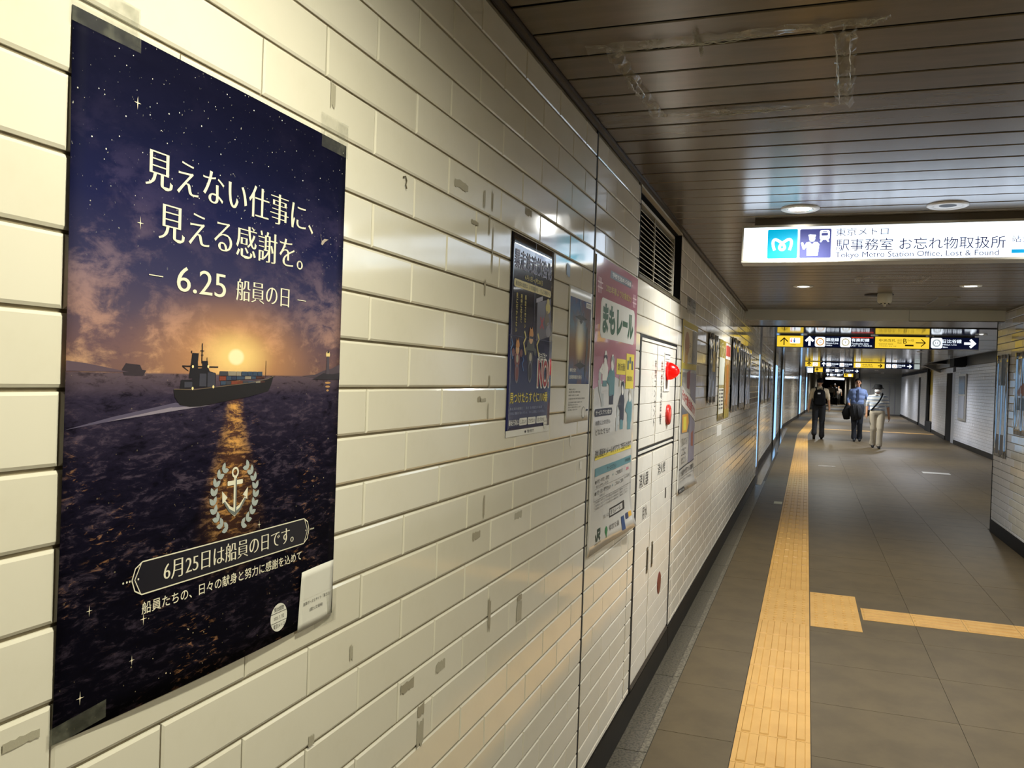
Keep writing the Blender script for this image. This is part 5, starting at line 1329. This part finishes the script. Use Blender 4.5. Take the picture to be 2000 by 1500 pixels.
# right wall film posters
def rposter(label, y0, y1, z0, z1, mat):
    root = empty('film_poster', (RW, y0, z0), 0, label, 'poster', 'shiny film covered posters')
    fb = film(0.010)
    sh = Sheet(root, lambda u, v, off: Vector((RW - 0.0015 - fb(u, v) - off, y1 - (y1 - y0) * u, z0 + (z1 - z0) * v)), y1 - y0, z1 - z0, .001, .1)
    sh.sheet(mat, 36, 12, 'sheet', 0.0005); return sh
s = rposter('tall shiny film poster on the short tiled wall end, nearest its corner', 9.62, 10.16, 0.83, 1.895, FILMGREY)
s.put('brown_print', rect(.1, .03, .9, .22), prt('dim brown', '#6e5a3a'), 1); s.put('brown_print', rect(.1, .70, .8, .96), prt('dim olive', '#6a6448'), 1)
s = rposter('shiny film poster on the short tiled wall end, cut by the frame', 8.70, 9.31, 1.10, 1.895, FILMGREY)
s.put('rust_print', poly([(.1, .52), (.5, .62), (.9, .55), (.8, .48), (.2, .47)]), prt('dim rust', '#8a5a3c'), 1)
s.put('blue_print', rect(.1, .3, .9, .45), prt('dim blue', '#4a5a6a'), 1)

# ---- worn tape marks on the tiles
RES = MN('old tape residue', '#b6ae99', '#948b77', 60, 0.7, lo=.4, hi=.6, kind='Generated')
RESL = MN('faint tape residue', '#c2bca9', '#a09a88', 60, 0.6, lo=.4, hi=.6, kind='Generated')
marks = [(1.420, .914, .055, .022, RES), (1.572, .904, .045, .024, RESL), (1.483, .845, .030, .030, RES), (1.483, .800, .030, .060, RESL), (1.749, 1.143, .045, .022, RES), (1.789, 1.20, .010, .060, RES), (2.038, 1.147, .055, .022, RESL),
         (1.737, 1.449, .020, .014, RES), (1.762, 1.447, .035, .010, RESL), (1.797, 1.489, .010, .035, RES), (1.795, 1.42, .008, .045, RESL), (1.679, 1.832, .040, .012, RES), (1.765, 1.842, .010, .055, RES), (1.79, 1.79, .008, .12, RESL), (1.75, 1.70, .010, .040, RES),
         (1.60, 1.895, .07, .02, RESL), (1.73, 1.895, .012, .045, RESL), (1.78, 1.90, .010, .050, RES), (2.04, 1.925, .050, .024, RES), (1.100, 1.919, .014, .045, RESL), (1.207, 1.041, .010, .030, RESL), (1.848, .939, .018, .09, RES), (2.07, .925, .035, .020, RES), (2.07, .89, .04, .06, RESL),
         (1.095, .941, .016, .020, RESL), (.593, 1.143, .040, .010, RESL), (2.43, 1.828, .040, .045, M('blue sticker scrap', '#4a6680', .4)), (2.655, 1.219, .030, .034, M('torn white paper', '#dedbd0', .6)), (2.52, 1.31, .012, .045, MATS['torn white paper'])]
rnd = random.Random(21)
for (y, z_, w, h, mt) in marks:
    n_ = 9; top = [(y - w / 2 + w * k / n_, z_ + h / 2 - rnd.random() * h * .22) for k in range(n_ + 1)]; bot = [(y + w / 2 - w * k / n_, z_ - h / 2 + rnd.random() * h * .22) for k in range(n_ + 1)]
    pts = top + bot
    o = MB().add([(0.0011, p[0], p[1]) for p in pts], [tuple(range(len(pts)))]).build('tape_residue', mt, wall_left)
hk = MB().tube([(0.002 + .0, 1.335, 1.850), (.003, 1.342, 1.853), (.003, 1.347, 1.846), (.003, 1.344, 1.838), (.003, 1.348, 1.832)], .0012, 6).build('wire_hook', M('dull wire', '#6b6450', .4, .6)); tag(hk, 'tiny bent wire hook on a tile beside the sea poster', 'hook')

# ---- marks on the floor
fm = bx('white_floor_patch', (2.72, 16.72, 0.0005), (3.17, 17.0, 0.002), M('floor patch white', '#e9e6e0', .3)); tag(fm, 'white rectangular patch on the open floor past the tiled wall end', 'sticker')  # white rectangle lying flat on the floor
fm = MB().box((.93, 16.85, .0005), (1.24, 17.0, .002)).build('grey_floor_patch', M('floor patch grey metallic', '#a39c90', .25, .7)); tag(fm, 'thin metallic grey rectangle beside the yellow tactile strip', 'plate')  # grey metallic rectangle lying flat on the floor
fm = bx('floor_marker', (.34, 11.1, .0005), (.44, 11.32, .002), M('pale glow plate', '#cfc89a', .3)); tag(fm, 'small pale floor plate between tactile strip and gutter', 'plate')
# ================================================================== PEOPLE
def capsule(mb, a, b, ra, rb, sx=1.0, sy=1.0, n=12):
    """tapered capsule from a to b; sx widens it across x, sy across y"""
    a, b = Vector(a), Vector(b); t = b - a; L = t.length
    t = t / L if L > 1e-6 else Vector((0, 0, 1))
    u = t.cross(Vector((0, 1, 0)))
    if u.length < 0.2: u = t.cross(Vector((1, 0, 0)))
    u.normalize(); w = t.cross(u)
    rows = []
    for k in range(4): q = -PI / 2 + k * PI / 8; rows.append((a + t * (math.sin(q) * ra), math.cos(q) * ra))
    for k in range(4): q = k * PI / 6; rows.append(((a if k == 0 and L > 1e-6 else b) + t * (math.sin(q) * rb if k else 0), ra if k == 0 and L > 1e-6 else math.cos(q) * rb))
    rows.append((b + t * rb, 0.001)); rows[0] = (a - t * ra, 0.001)
    if L > 1e-6: rows.insert(5, (b, rb))
    vs, fs = [], []
    for c, r in rows:
        for k in range(n):
            q = 2 * PI * k / n; d = (u * math.cos(q) + w * math.sin(q)) * r
            vs.append(c + Vector((d.x * sx, d.y * sy, d.z)))
    for i in range(len(rows) - 1):
        for k in range(n): fs.append((i * n + k, i * n + (k + 1) % n, (i + 1) * n + (k + 1) % n, (i + 1) * n + k))
    fs += [tuple(range(n))[::-1], tuple((len(rows) - 1) * n + k for k in range(n))]
    mb.add(vs, fs)

SKIN = M('skin', '#c39572', 0.5); SKIN_D = M('skin tan', '#a97a58', 0.5); HAIR = M('black hair', '#0d0b0a', 0.7, spec=.2); SHOE = M('black shoes', '#0d0c0c', 0.4)
def cap_dist(p, a, b, ra, rb, sx, sy):
    ab = b - a; t = max(0, min(1, (p - a).dot(ab) / max(ab.length_squared, 1e-9))); d = p - (a + ab * t)
    return math.sqrt((d.x / sx) ** 2 + (d.y / sy) ** 2 + d.z ** 2) - (ra + (rb - ra) * t)

def human(name, label, pos, heading, H, J, mats, voxel=0.011, hands=True, shoe_l=0.25, build=1.0):
    """one continuous body: joints J (metres for a 1.70 m figure, facing -y before turning)"""
    k = H / 1.70
    S, T_, P_, F_ = 0, 1, 2, 3     # skin, top, trousers, shoes
    sl = mats.get('sleeve', 'short')
    caps = []
    def c(a, b, ra, rb, m, sx=1.0, sy=1.0): caps.append((Vector(a), Vector(b), ra, rb, sx, sy, m))
    V = lambda q: Vector(q)
    w = build
    lean = V(J.get('lean', (0, 0, 0)))
    hp, ch, nk, hd = V((0, 0, .95)), V((0, 0, 1.30)) + lean * .7, V((0, .005, 1.44)) + lean, V((0, -.012, 1.57)) + lean + V(J.get('head', (0, 0, 0)))
    c(hp + V((-.055 * w, 0, 0)), hp + V((.055 * w, 0, 0)), .118 * w, .118 * w, P_, 1, .92)
    c(V((-.05 * w, 0, 1.06)), V((.05 * w, 0, 1.06)), .118 * w, .118 * w, T_, 1, .92)
    c(V((-.06 * w, 0, 1.18)) + lean * .4, V((.06 * w, 0, 1.18)) + lean * .4, .122 * w, .122 * w, T_, 1, .9)
    c(ch + V((-.085 * w, 0, 0)), ch + V((.085 * w, 0, 0)), .118 * w, .118 * w, T_, 1, .88)
    c(ch + V((-.105 * w, 0, .055)), ch + V((.105 * w, 0, .055)), .066, .066, T_)
    for s in (-1, 1): c(nk + V((s * .02, .01, -.045)), ch + V((s * .15 * w, .005, .062)), .042, .052, T_)
    c(V((0, 0, 1.36)) + lean, nk + V((0, 0, -.01)), .075, .058, T_, 1.3, 1)
    c(nk, nk + V((0, -.004, .06)), .052, .050, S)
    c(hd + V((0, .012, .018)), hd + V((0, .006, .035)), .088, .090, S, .86, 1.06)          # skull
    c(hd + V((0, -.030, -.055)), hd + V((0, -.022, -.02)), .046, .066, S, .88, 1)          # jaw
    if not mats.get('masked'): c(hd + V((0, -.098, -.012)), hd + V((0, -.088, .018)), .014, .008, S)                   # nose
    for s in (-1, 1): c(hd + V((s * .078, .008, -.012)), hd + V((s * .080, .012, .022)), .012, .016, S, .6, 1)   # ears
    for s, nm in ((-1, 'R'), (1, 'L')):
        sh, el, wr = ch + V((s * .168 * w, 0, .050)), V(J['el' + nm]), V(J['wr' + nm])
        c(sh, el, .058, .045, T_)
        if sl == 'short':
            mid = sh.lerp(el, .72); c(sh, mid, .066, .064, T_); c(el, wr, .040, .028, S)
        else:
            c(el, wr, .046, .036, T_); c(el.lerp(wr, .9), wr, .03, .028, S)
        d = (wr - el).normalized(); pc = wr + d * .045
        c(wr, wr + d * .06, .030, .034, S, 1, .62)
        if hands:
            side = V((s * -1.0, 0, 0)); fwd = V((0, -1, 0))
            for q in range(4):
                b0 = wr + d * .085 + fwd * (.027 - .018 * q) ; L = (.062, .070, .066, .050)[q]
                m1 = b0 + d * L * .55 + side * .006; m2 = m1 + d * L * .45 + side * .018
                c(b0, m1, .0095, .009, S); c(m1, m2, .009, .0075, S)
            tb = wr + d * .035 + fwd * .030; tm = tb + d * .035 + fwd * .020; c(tb, tm, .0115, .010, S); c(tm, tm + d * .028 + side * .008, .010, .008, S)
        hip, kn, an = V((s * .085 * w, 0, .92)), V(J['kn' + nm]), V(J['an' + nm])
        c(hip, kn, .098 * w, .076 * w, P_); c(kn, an + (kn - an) * .12, .072 * w, .064 * w, P_); c(an + (kn - an) * .35, an + (kn - an) * .04, .066 * w, .074 * w, P_)
        fd = V(J.get('ft' + nm, (0, -1, 0))).normalized()
        c(an + V((0, 0, -.02)) - fd * .03, an + fd * .07 + V((0, 0, -.045)), .044, .040, F_, .9, 1)
        c(an + fd * .06 + V((0, 0, -.048)), an + fd * .15 + V((0, 0, -.052)), .042, .034, F_, 1, 1)
    mb = MB()
    for (a, b, ra, rb, sx, sy, m) in caps: capsule(mb, a, b, ra, rb, sx, sy)
    me = mb.mesh('figure'); tmp = bpy.data.objects.new('figure', me)
    r = tmp.modifiers.new('r', 'REMESH'); r.mode = 'VOXEL'; r.voxel_size = voxel
    sm_ = tmp.modifiers.new('s', 'SMOOTH'); sm_.factor = .5; sm_.iterations = 4
    bm_ = evaluated_mesh(tmp); bpy.data.meshes.remove(me)
    bm_.materials.clear()
    for mm in (mats.get('skin', SKIN), mats['top'], mats['legs'], mats.get('shoe', SHOE)): bm_.materials.append(mm)
    for p in bm_.polygons:
        q = p.center; best, bi = 9, 0
        for (a, b, ra, rb, sx, sy, m) in caps:
            if abs(q.z - a.z) > .5: continue
            dd = cap_dist(q, a, b, ra, rb, sx, sy)
            if dd < best: best, bi = dd, m
        p.material_index = bi
    bm_.shade_smooth()
    root = empty(name, pos, heading, label, 'person')
    body = link('body', bm_, root); body.scale = (k, k, k)
    return root, k, dict(hd=hd, nk=nk, ch=ch, lean=lean)

def local(mb, name, mat, root, k, smooth=True):
    o = mb.build(name, mat, root, smooth); o.scale = (k, k, k); return o
def hair_cap(root, k, hd, back=True, mat=HAIR):
    mb = MB(); n, r = 20, 10; vs, fs = [], []
    for i in range(r + 1):
        th = PI * .62 * i / r
        for j in range(n):
            a = 2 * PI * j / n; f = max(0, -math.sin(a)); t = th * (1 - .42 * f); rr = .099 + .004 * math.sin(5 * a + i)
            vs.append((hd.x + rr * .88 * math.sin(t) * math.cos(a), hd.y + .012 + rr * 1.08 * math.sin(t) * math.sin(a), hd.z + .03 + rr * math.cos(t)))
    for i in range(r):
        for j in range(n): fs.append((i * n + j, i * n + (j + 1) % n, (i + 1) * n + (j + 1) % n, (i + 1) * n + j))
    return local(mb.add(vs, fs), 'hair', mat, root, k)
EYE = M('dark eyes', '#15100d', 0.3); LIP = M('lips', '#96604f', 0.5)
def face(root, k, hd, mouth=True):
    for s in (-1, 1):
        mb = MB(); capsule(mb, hd + Vector((s * .032, -.086, .012)), hd + Vector((s * .040, -.084, .012)), .007, .006); local(mb, 'eye', EYE, root, k)
        mb = MB(); capsule(mb, hd + Vector((s * .022, -.090, .034)), hd + Vector((s * .050, -.082, .032)), .005, .004); local(mb, 'eyebrow', HAIR, root, k)
    if mouth:
        mb = MB(); capsule(mb, hd + Vector((-.018, -.079, -.055)), hd + Vector((.018, -.079, -.055)), .006, .006); local(mb, 'mouth', LIP, root, k)

# ---- man with the backpack, walking away
CLOTH = lambda n, c: MN('cloth ' + n, c, c, 10, 0.8, bump=0.2, bump_scale=60)
man1, k1, i1 = human('person', 'person in pale short sleeved shirt walking away on the yellow strip', (1.03, 25.45, 0), PI, 1.75,
    dict(elR=(-.235, .02, 1.12), wrR=(-.262, -.06, .89), elL=(.240, .03, 1.12), wrL=(.270, .03, .87),
         knR=(-.085, -.05, .50), anR=(-.09, .02, .085), knL=(.10, -.02, .50), anL=(.112, .22, .155), ftL=(0, -.72, -.7)),
    dict(top=CLOTH('beige shirt', '#cfbd9a'), legs=CLOTH('black trousers', '#101114')), build=1.02)
hair_cap(man1, k1, i1['hd'])
bp = empty('backpack', (1.03, 25.45, 1.0), PI, 'black backpack worn by the person walking away', 'backpack')
BK = MN('black nylon', '#060607', '#0a0a0b', 30, 0.8, spec=.2)
def on(root, mb, name, mat, parent, dz=1.0, smooth=True):
    o = mb.build(name, mat, parent, smooth); o.location = (0, 0, -dz); return o
mb = MB(); vs, fs = [], []
nn = 20
for i, (z, rx, ry) in enumerate(((.955, .05, .03), (.975, .145, .075), (1.05, .165, .10), (1.20, .165, .098), (1.33, .150, .085), (1.40, .115, .06), (1.42, .04, .02))):
    for j in range(nn):
        a = 2 * PI * j / nn; ca, sa = math.cos(a), math.sin(a); f = (abs(ca) ** 3.2 + abs(sa) ** 3.2) ** (-1 / 3.2); vs.append((rx * f * ca, .175 + ry * f * sa, z))
for i in range(6):
    for j in range(nn): fs.append((i * nn + j, i * nn + (j + 1) % nn, (i + 1) * nn + (j + 1) % nn, (i + 1) * nn + j))
fs += [tuple(range(nn))[::-1], tuple(6 * nn + j for j in range(nn))]
on(bp, mb.add(vs, fs), 'pack_body', BK, bp)
mb = MB(); mb.box((-.11, .262, .99), (.11, .295, 1.17)); on(bp, mb, 'front_pocket', BK, bp, smooth=False)
mb = MB(); mb.box((-.02, .255, 1.285), (.055, .272, 1.325)); on(bp, mb, 'logo_tag', M('white tag', '#d8d6d0', .5), bp, smooth=False)
for s in (-1, 1):
    mb = MB(); mb.tube([(s * .085, .17, 1.40), (s * .10, .08, 1.475), (s * .11, -.02, 1.475), (s * .12, -.115, 1.38), (s * .15, -.11, 1.20), (s * .165, .02, 1.08), (s * .15, .12, 1.04)], .018, 8); on(bp, mb, 'strap', BK, bp)
mb = MB(); mb.tube([(-.03, .17, 1.42), (0, .17, 1.45), (.03, .17, 1.42)], .008, 6); on(bp, mb, 'grab_loop', BK, bp)

# ---- man with the bags, walking towards the viewer
man2, k2, i2 = human('person', 'person in blue shirt carrying dark bags towards the viewer', (2.03, 25.3, 0), 0, 1.77,
    dict(elR=(-.245, .02, 1.12), wrR=(-.225, -.19, 1.02), elL=(.255, .05, 1.12), wrL=(.275, .00, .88),
         knR=(-.07, -.07, .50), anR=(-.06, -.08, .09), knL=(.075, -.02, .50), anL=(.085, .10, .09)),
    dict(top=CLOTH('blue shirt', '#5d6d8e'), legs=CLOTH('navy trousers', '#12151d'), sleeve='long', skin=SKIN_D))
hair_cap(man2, k2, i2['hd']); face(man2, k2, i2['hd'])
mb = MB(); mb.add([(-.02, -.112, 1.40), (.02, -.112, 1.40), (.032, -.122, 1.12), (0, -.122, 1.07), (-.032, -.122, 1.12), (-.02, -.100, 1.40), (.02, -.100, 1.40), (.032, -.108, 1.12), (0, -.108, 1.07), (-.032, -.108, 1.12)],
               [(0, 1, 2, 3, 4), (9, 8, 7, 6, 5), (0, 1, 6, 5), (1, 2, 7, 6), (2, 3, 8, 7), (3, 4, 9, 8), (4, 0, 5, 9)]); local(mb, 'tie', M('navy tie', '#1d2740', .6), man2, k2, False)
def soft_box(rows, n=20, e=3.0, c=(0, 0)):
    vs, fs = [], []
    for (z, rx, ry, ox, oy) in rows:
        for j in range(n):
            a = 2 * PI * j / n; ca, sa = math.cos(a), math.sin(a); f = (abs(ca) ** e + abs(sa) ** e) ** (-1 / e); vs.append((c[0] + ox + rx * f * ca, c[1] + oy + ry * f * sa, z))
    m_ = len(rows)
    for i in range(m_ - 1):
        for j in range(n): fs.append((i * n + j, i * n + (j + 1) % n, (i + 1) * n + (j + 1) % n, (i + 1) * n + j))
    fs += [tuple(range(n))[::-1], tuple((m_ - 1) * n + j for j in range(n))]
    return MB().add(vs, fs)
bg = empty('shoulder_bag', (1.74, 25.22, .60), 0, 'black angular bag hanging at the side of the blue shirted person', 'bag')
LEA = M('black leather', '#070707', 0.6, spec=.2)
soft_box([(0, .04, .03, 0, 0), (.02, .085, .05, .02, 0), (.20, .115, .06, .0, 0), (.38, .07, .045, .035, 0), (.42, .05, .03, .04, 0)]).build('bag_body', LEA, bg, True)
MB().tube([(.0, 0, .40), (.02, 0, .52), (.06, 0, .56), (.09, 0, .52), (.08, 0, .40)], .010, 8).build('bag_handle', LEA, bg, True)
jk = empty('folded_jacket', (1.97, 25.08, .60), 0, 'black jacket draped over the forearm of the blue shirted person', 'jacket')
soft_box([(0, .06, .03, 0, .0), (.03, .125, .05, .02, 0), (.16, .165, .07, .03, 0), (.32, .165, .075, .01, 0), (.42, .13, .07, -.01, 0), (.46, .07, .04, -.02, 0)], e=2.4).build('jacket_cloth', CLOTH('black jacket', '#050506'), jk, True)
for s in (-.06, .05): MB().tube([(s, -.07, .42), (s + .02, -.085, .25), (s + .03, -.07, .05)], [.012, .016, .01], 6).build('jacket_fold', MATS['cloth black jacket'], jk, True)

# ---- older man with hat and mask
def striped():
    m = M('striped polo', '#c9cdd0', 0.8); nt = m.node_tree; b = nt.nodes['Principled BSDF']
    sp = nt.nodes.new('ShaderNodeSeparateXYZ'); nt.links.new(coord(nt, 'Object'), sp.inputs[0]); z = X(nt, sp.outputs[2])
    f = (z * 11.5)._op('FRACT'); g = (z * 23 + .3)._op('FRACT')
    c = mixc(nt, f.gt(.62), '#d6d5cf', '#8c9bb0'); c = mixc(nt, g.gt(.86), c, '#a7a9a4'); nt.links.new(c, b.inputs['Base Color']); return m
man3, k3, i3 = human('person', 'person in black bucket hat, white mask and striped polo', (2.375, 22.95, 0), 0, 1.60,
    dict(elR=(-.245, .06, 1.12), wrR=(-.262, -.03, .90), elL=(.262, .07, 1.12), wrL=(.292, .05, .86),
         knR=(-.080, -.01, .50), anR=(-.085, .10, .09), knL=(.075, -.12, .50), anL=(.055, -.16, .085)),
    dict(top=striped(), legs=CLOTH('beige chinos', '#a89c86'), skin=SKIN_D, masked=True), build=1.12)
hd = i3['hd']; hair_cap(man3, k3, hd, mat=M('grey hair', '#3a3836', .6)); face(man3, k3, hd, False)
HATM = CLOTH('black hat', '#0b0b0c')
MB().lathe([(.148, -.018), (.150, -.010), (.112, .022), (.108, .034), (.104, .075), (.085, .102), (.04, .113), (.001, .114)], 28, (hd.x, hd.y + .01, hd.z + .035)).build('hat', HATM, man3, True).scale = (k3,) * 3
mk = MB(); vs, fs = [], []
for i in range(7):
    for j in range(9):
        a = -1.25 + 2.5 * j / 8; v = i / 6; r = .096 + .022 * math.sin(PI * v) * math.cos(a); vs.append((hd.x + r * .9 * math.sin(a), hd.y - .010 - r * math.cos(a), hd.z - .082 + .088 * v))
for i in range(6):
    for j in range(8): fs.append((i * 9 + j, i * 9 + j + 1, (i + 1) * 9 + j + 1, (i + 1) * 9 + j))
o = local(mk.add(vs, fs), 'face_mask', M('white mask', '#dcd9d6', .7), man3, k3)
o.modifiers.new('thickness', 'SOLIDIFY').thickness = .004
mb = MB()
for s in (-1, 1): mb.add([(s * .005, -.098, 1.43), (s * .075, -.06, 1.47), (s * .085, -.02, 1.49), (s * .07, -.085, 1.40)], [(0, 1, 2, 3)])
o = local(mb, 'collar', M('white collar', '#d9d8d2', .7), man3, k3); o.modifiers.new('thickness', 'SOLIDIFY').thickness = .006
sb = empty('sling_strap_bag', (2.375, 22.95, .9), 0, 'small black sling bag with strap across the striped polo', 'bag')
S3 = lambda p: (p[0] * k3, p[1] * k3, p[2] * k3 - .9)
def flat_strap(pts, w, name, mat, parent):
    vs, fs = [], []
    for i, p in enumerate(pts):
        p = Vector(p); t = (Vector(pts[min(i + 1, len(pts) - 1)]) - Vector(pts[max(i - 1, 0)])).normalized(); nrm = Vector((p.x * .2, p.y, 0)).normalized() if abs(p.y) > .01 else Vector((0, -1, 0)); s = t.cross(nrm).normalized() * w / 2
        vs += [p - s, p + s]
    for i in range(len(pts) - 1): fs.append((2 * i, 2 * i + 1, 2 * i + 3, 2 * i + 2))
    o = MB().add(vs, fs).build(name, mat, parent, True); o.modifiers.new('thickness', 'SOLIDIFY').thickness = .006; return o
flat_strap([S3(p) for p in ((.125, .03, 1.475), (.118, -.065, 1.455), (.08, -.125, 1.36), (.02, -.138, 1.24), (-.07, -.138, 1.12), (-.145, -.105, 1.02), (-.175, -.02, .97))], .038, 'strap', BK, sb)
flat_strap([S3(p) for p in ((.125, .03, 1.475), (.10, .11, 1.40), (-.02, .145, 1.22), (-.14, .11, 1.04), (-.175, -.02, .97))], .038, 'strap', BK, sb)
o = soft_box([(.80, .02, .05, 0, 0), (.82, .035, .085, 0, 0), (.93, .035, .085, 0, 0), (.95, .02, .06, 0, 0)]).build('pouch', BK, sb, True); o.location = (-.205 * k3, .05, -.90)

# ---- the distant crowd
def small_person(label, x, y, heading, H, top, legs, ph, bag=None):
    r, k, i = human('person', label, (x, y, 0), heading, H,
        dict(elR=(-.24, .05 * ph, 1.12), wrR=(-.25, -.05 * ph, .88), elL=(.24, -.05 * ph, 1.12), wrL=(.25, .02, .88), knR=(-.08, -.10 * ph, .50), anR=(-.08, .05 * ph, .09), knL=(.08, .06 * ph, .50), anL=(.08, .22 * ph, .11)),
        dict(top=CLOTH(label[-14:] + ' top', top), legs=CLOTH(label[-14:] + ' legs', legs)), voxel=.02, hands=False)
    hair_cap(r, k, i['hd']); r['group'] = 'distant crowd'
small_person('distant person in white top walking off, nearest the wall', 2.55, 74.0, PI, 1.74, '#d6d3cc', '#15161a', 1)
small_person('distant person all in black beside the white topped walker', 2.90, 76.0, PI, 1.78, '#0c0c0e', '#0c0c0e', -1)
small_person('distant person in grey top and dark skirt', 3.25, 77.0, 0, 1.62, '#8a7f74', '#15130f', 1)
small_person('distant person with brown top at the edge of the crowd', 3.12, 80.0, 0, 1.70, '#4a3b30', '#1a1714', -1)
sc_ = empty('suitcase', (2.85, 73.3, 0), 0, 'small black suitcase rolling behind the distant white topped walker', 'suitcase')
MB().box((-.2, -.12, .05), (.2, .12, .62)).build('case_body', LEA, sc_, bevel=.03)
for s in (-.15, .15): MB().lathe([(.03, -.02), (.03, .02)], 12, (s, 0, .03), 'x').build('wheel', BLACK_GAP, sc_)
MB().tube([(-.08, .1, .62), (-.08, .1, .95), (.08, .1, .95), (.08, .1, .62)], .01, 6).build('pull_handle', ALU, sc_)

# narrow framed panel on the far right wall
fp = empty('info_panel', (4.62, 23.6, 1.0), 0, 'narrow silver framed information panel on the bluish tiled wall', 'panel')
def fpp(nm, a, b, mt):
    o = bx(nm, a, b, mt); o.parent = fp; o.matrix_parent_inverse = fp.matrix_basis.inverted()
fpp('frame', (4.585, 24.55, .72), (4.615, 25.65, 1.96), ALU)
fpp('dark_board', (4.578, 24.65, 1.42), (4.586, 25.55, 1.90), M('board dark', '#2a2b2e', .15))
fpp('film_board', (4.578, 24.65, .78), (4.586, 25.55, 1.38), M('board pale print', '#8d8f94', .5))

bpy.data.scenes.remove(TMP)
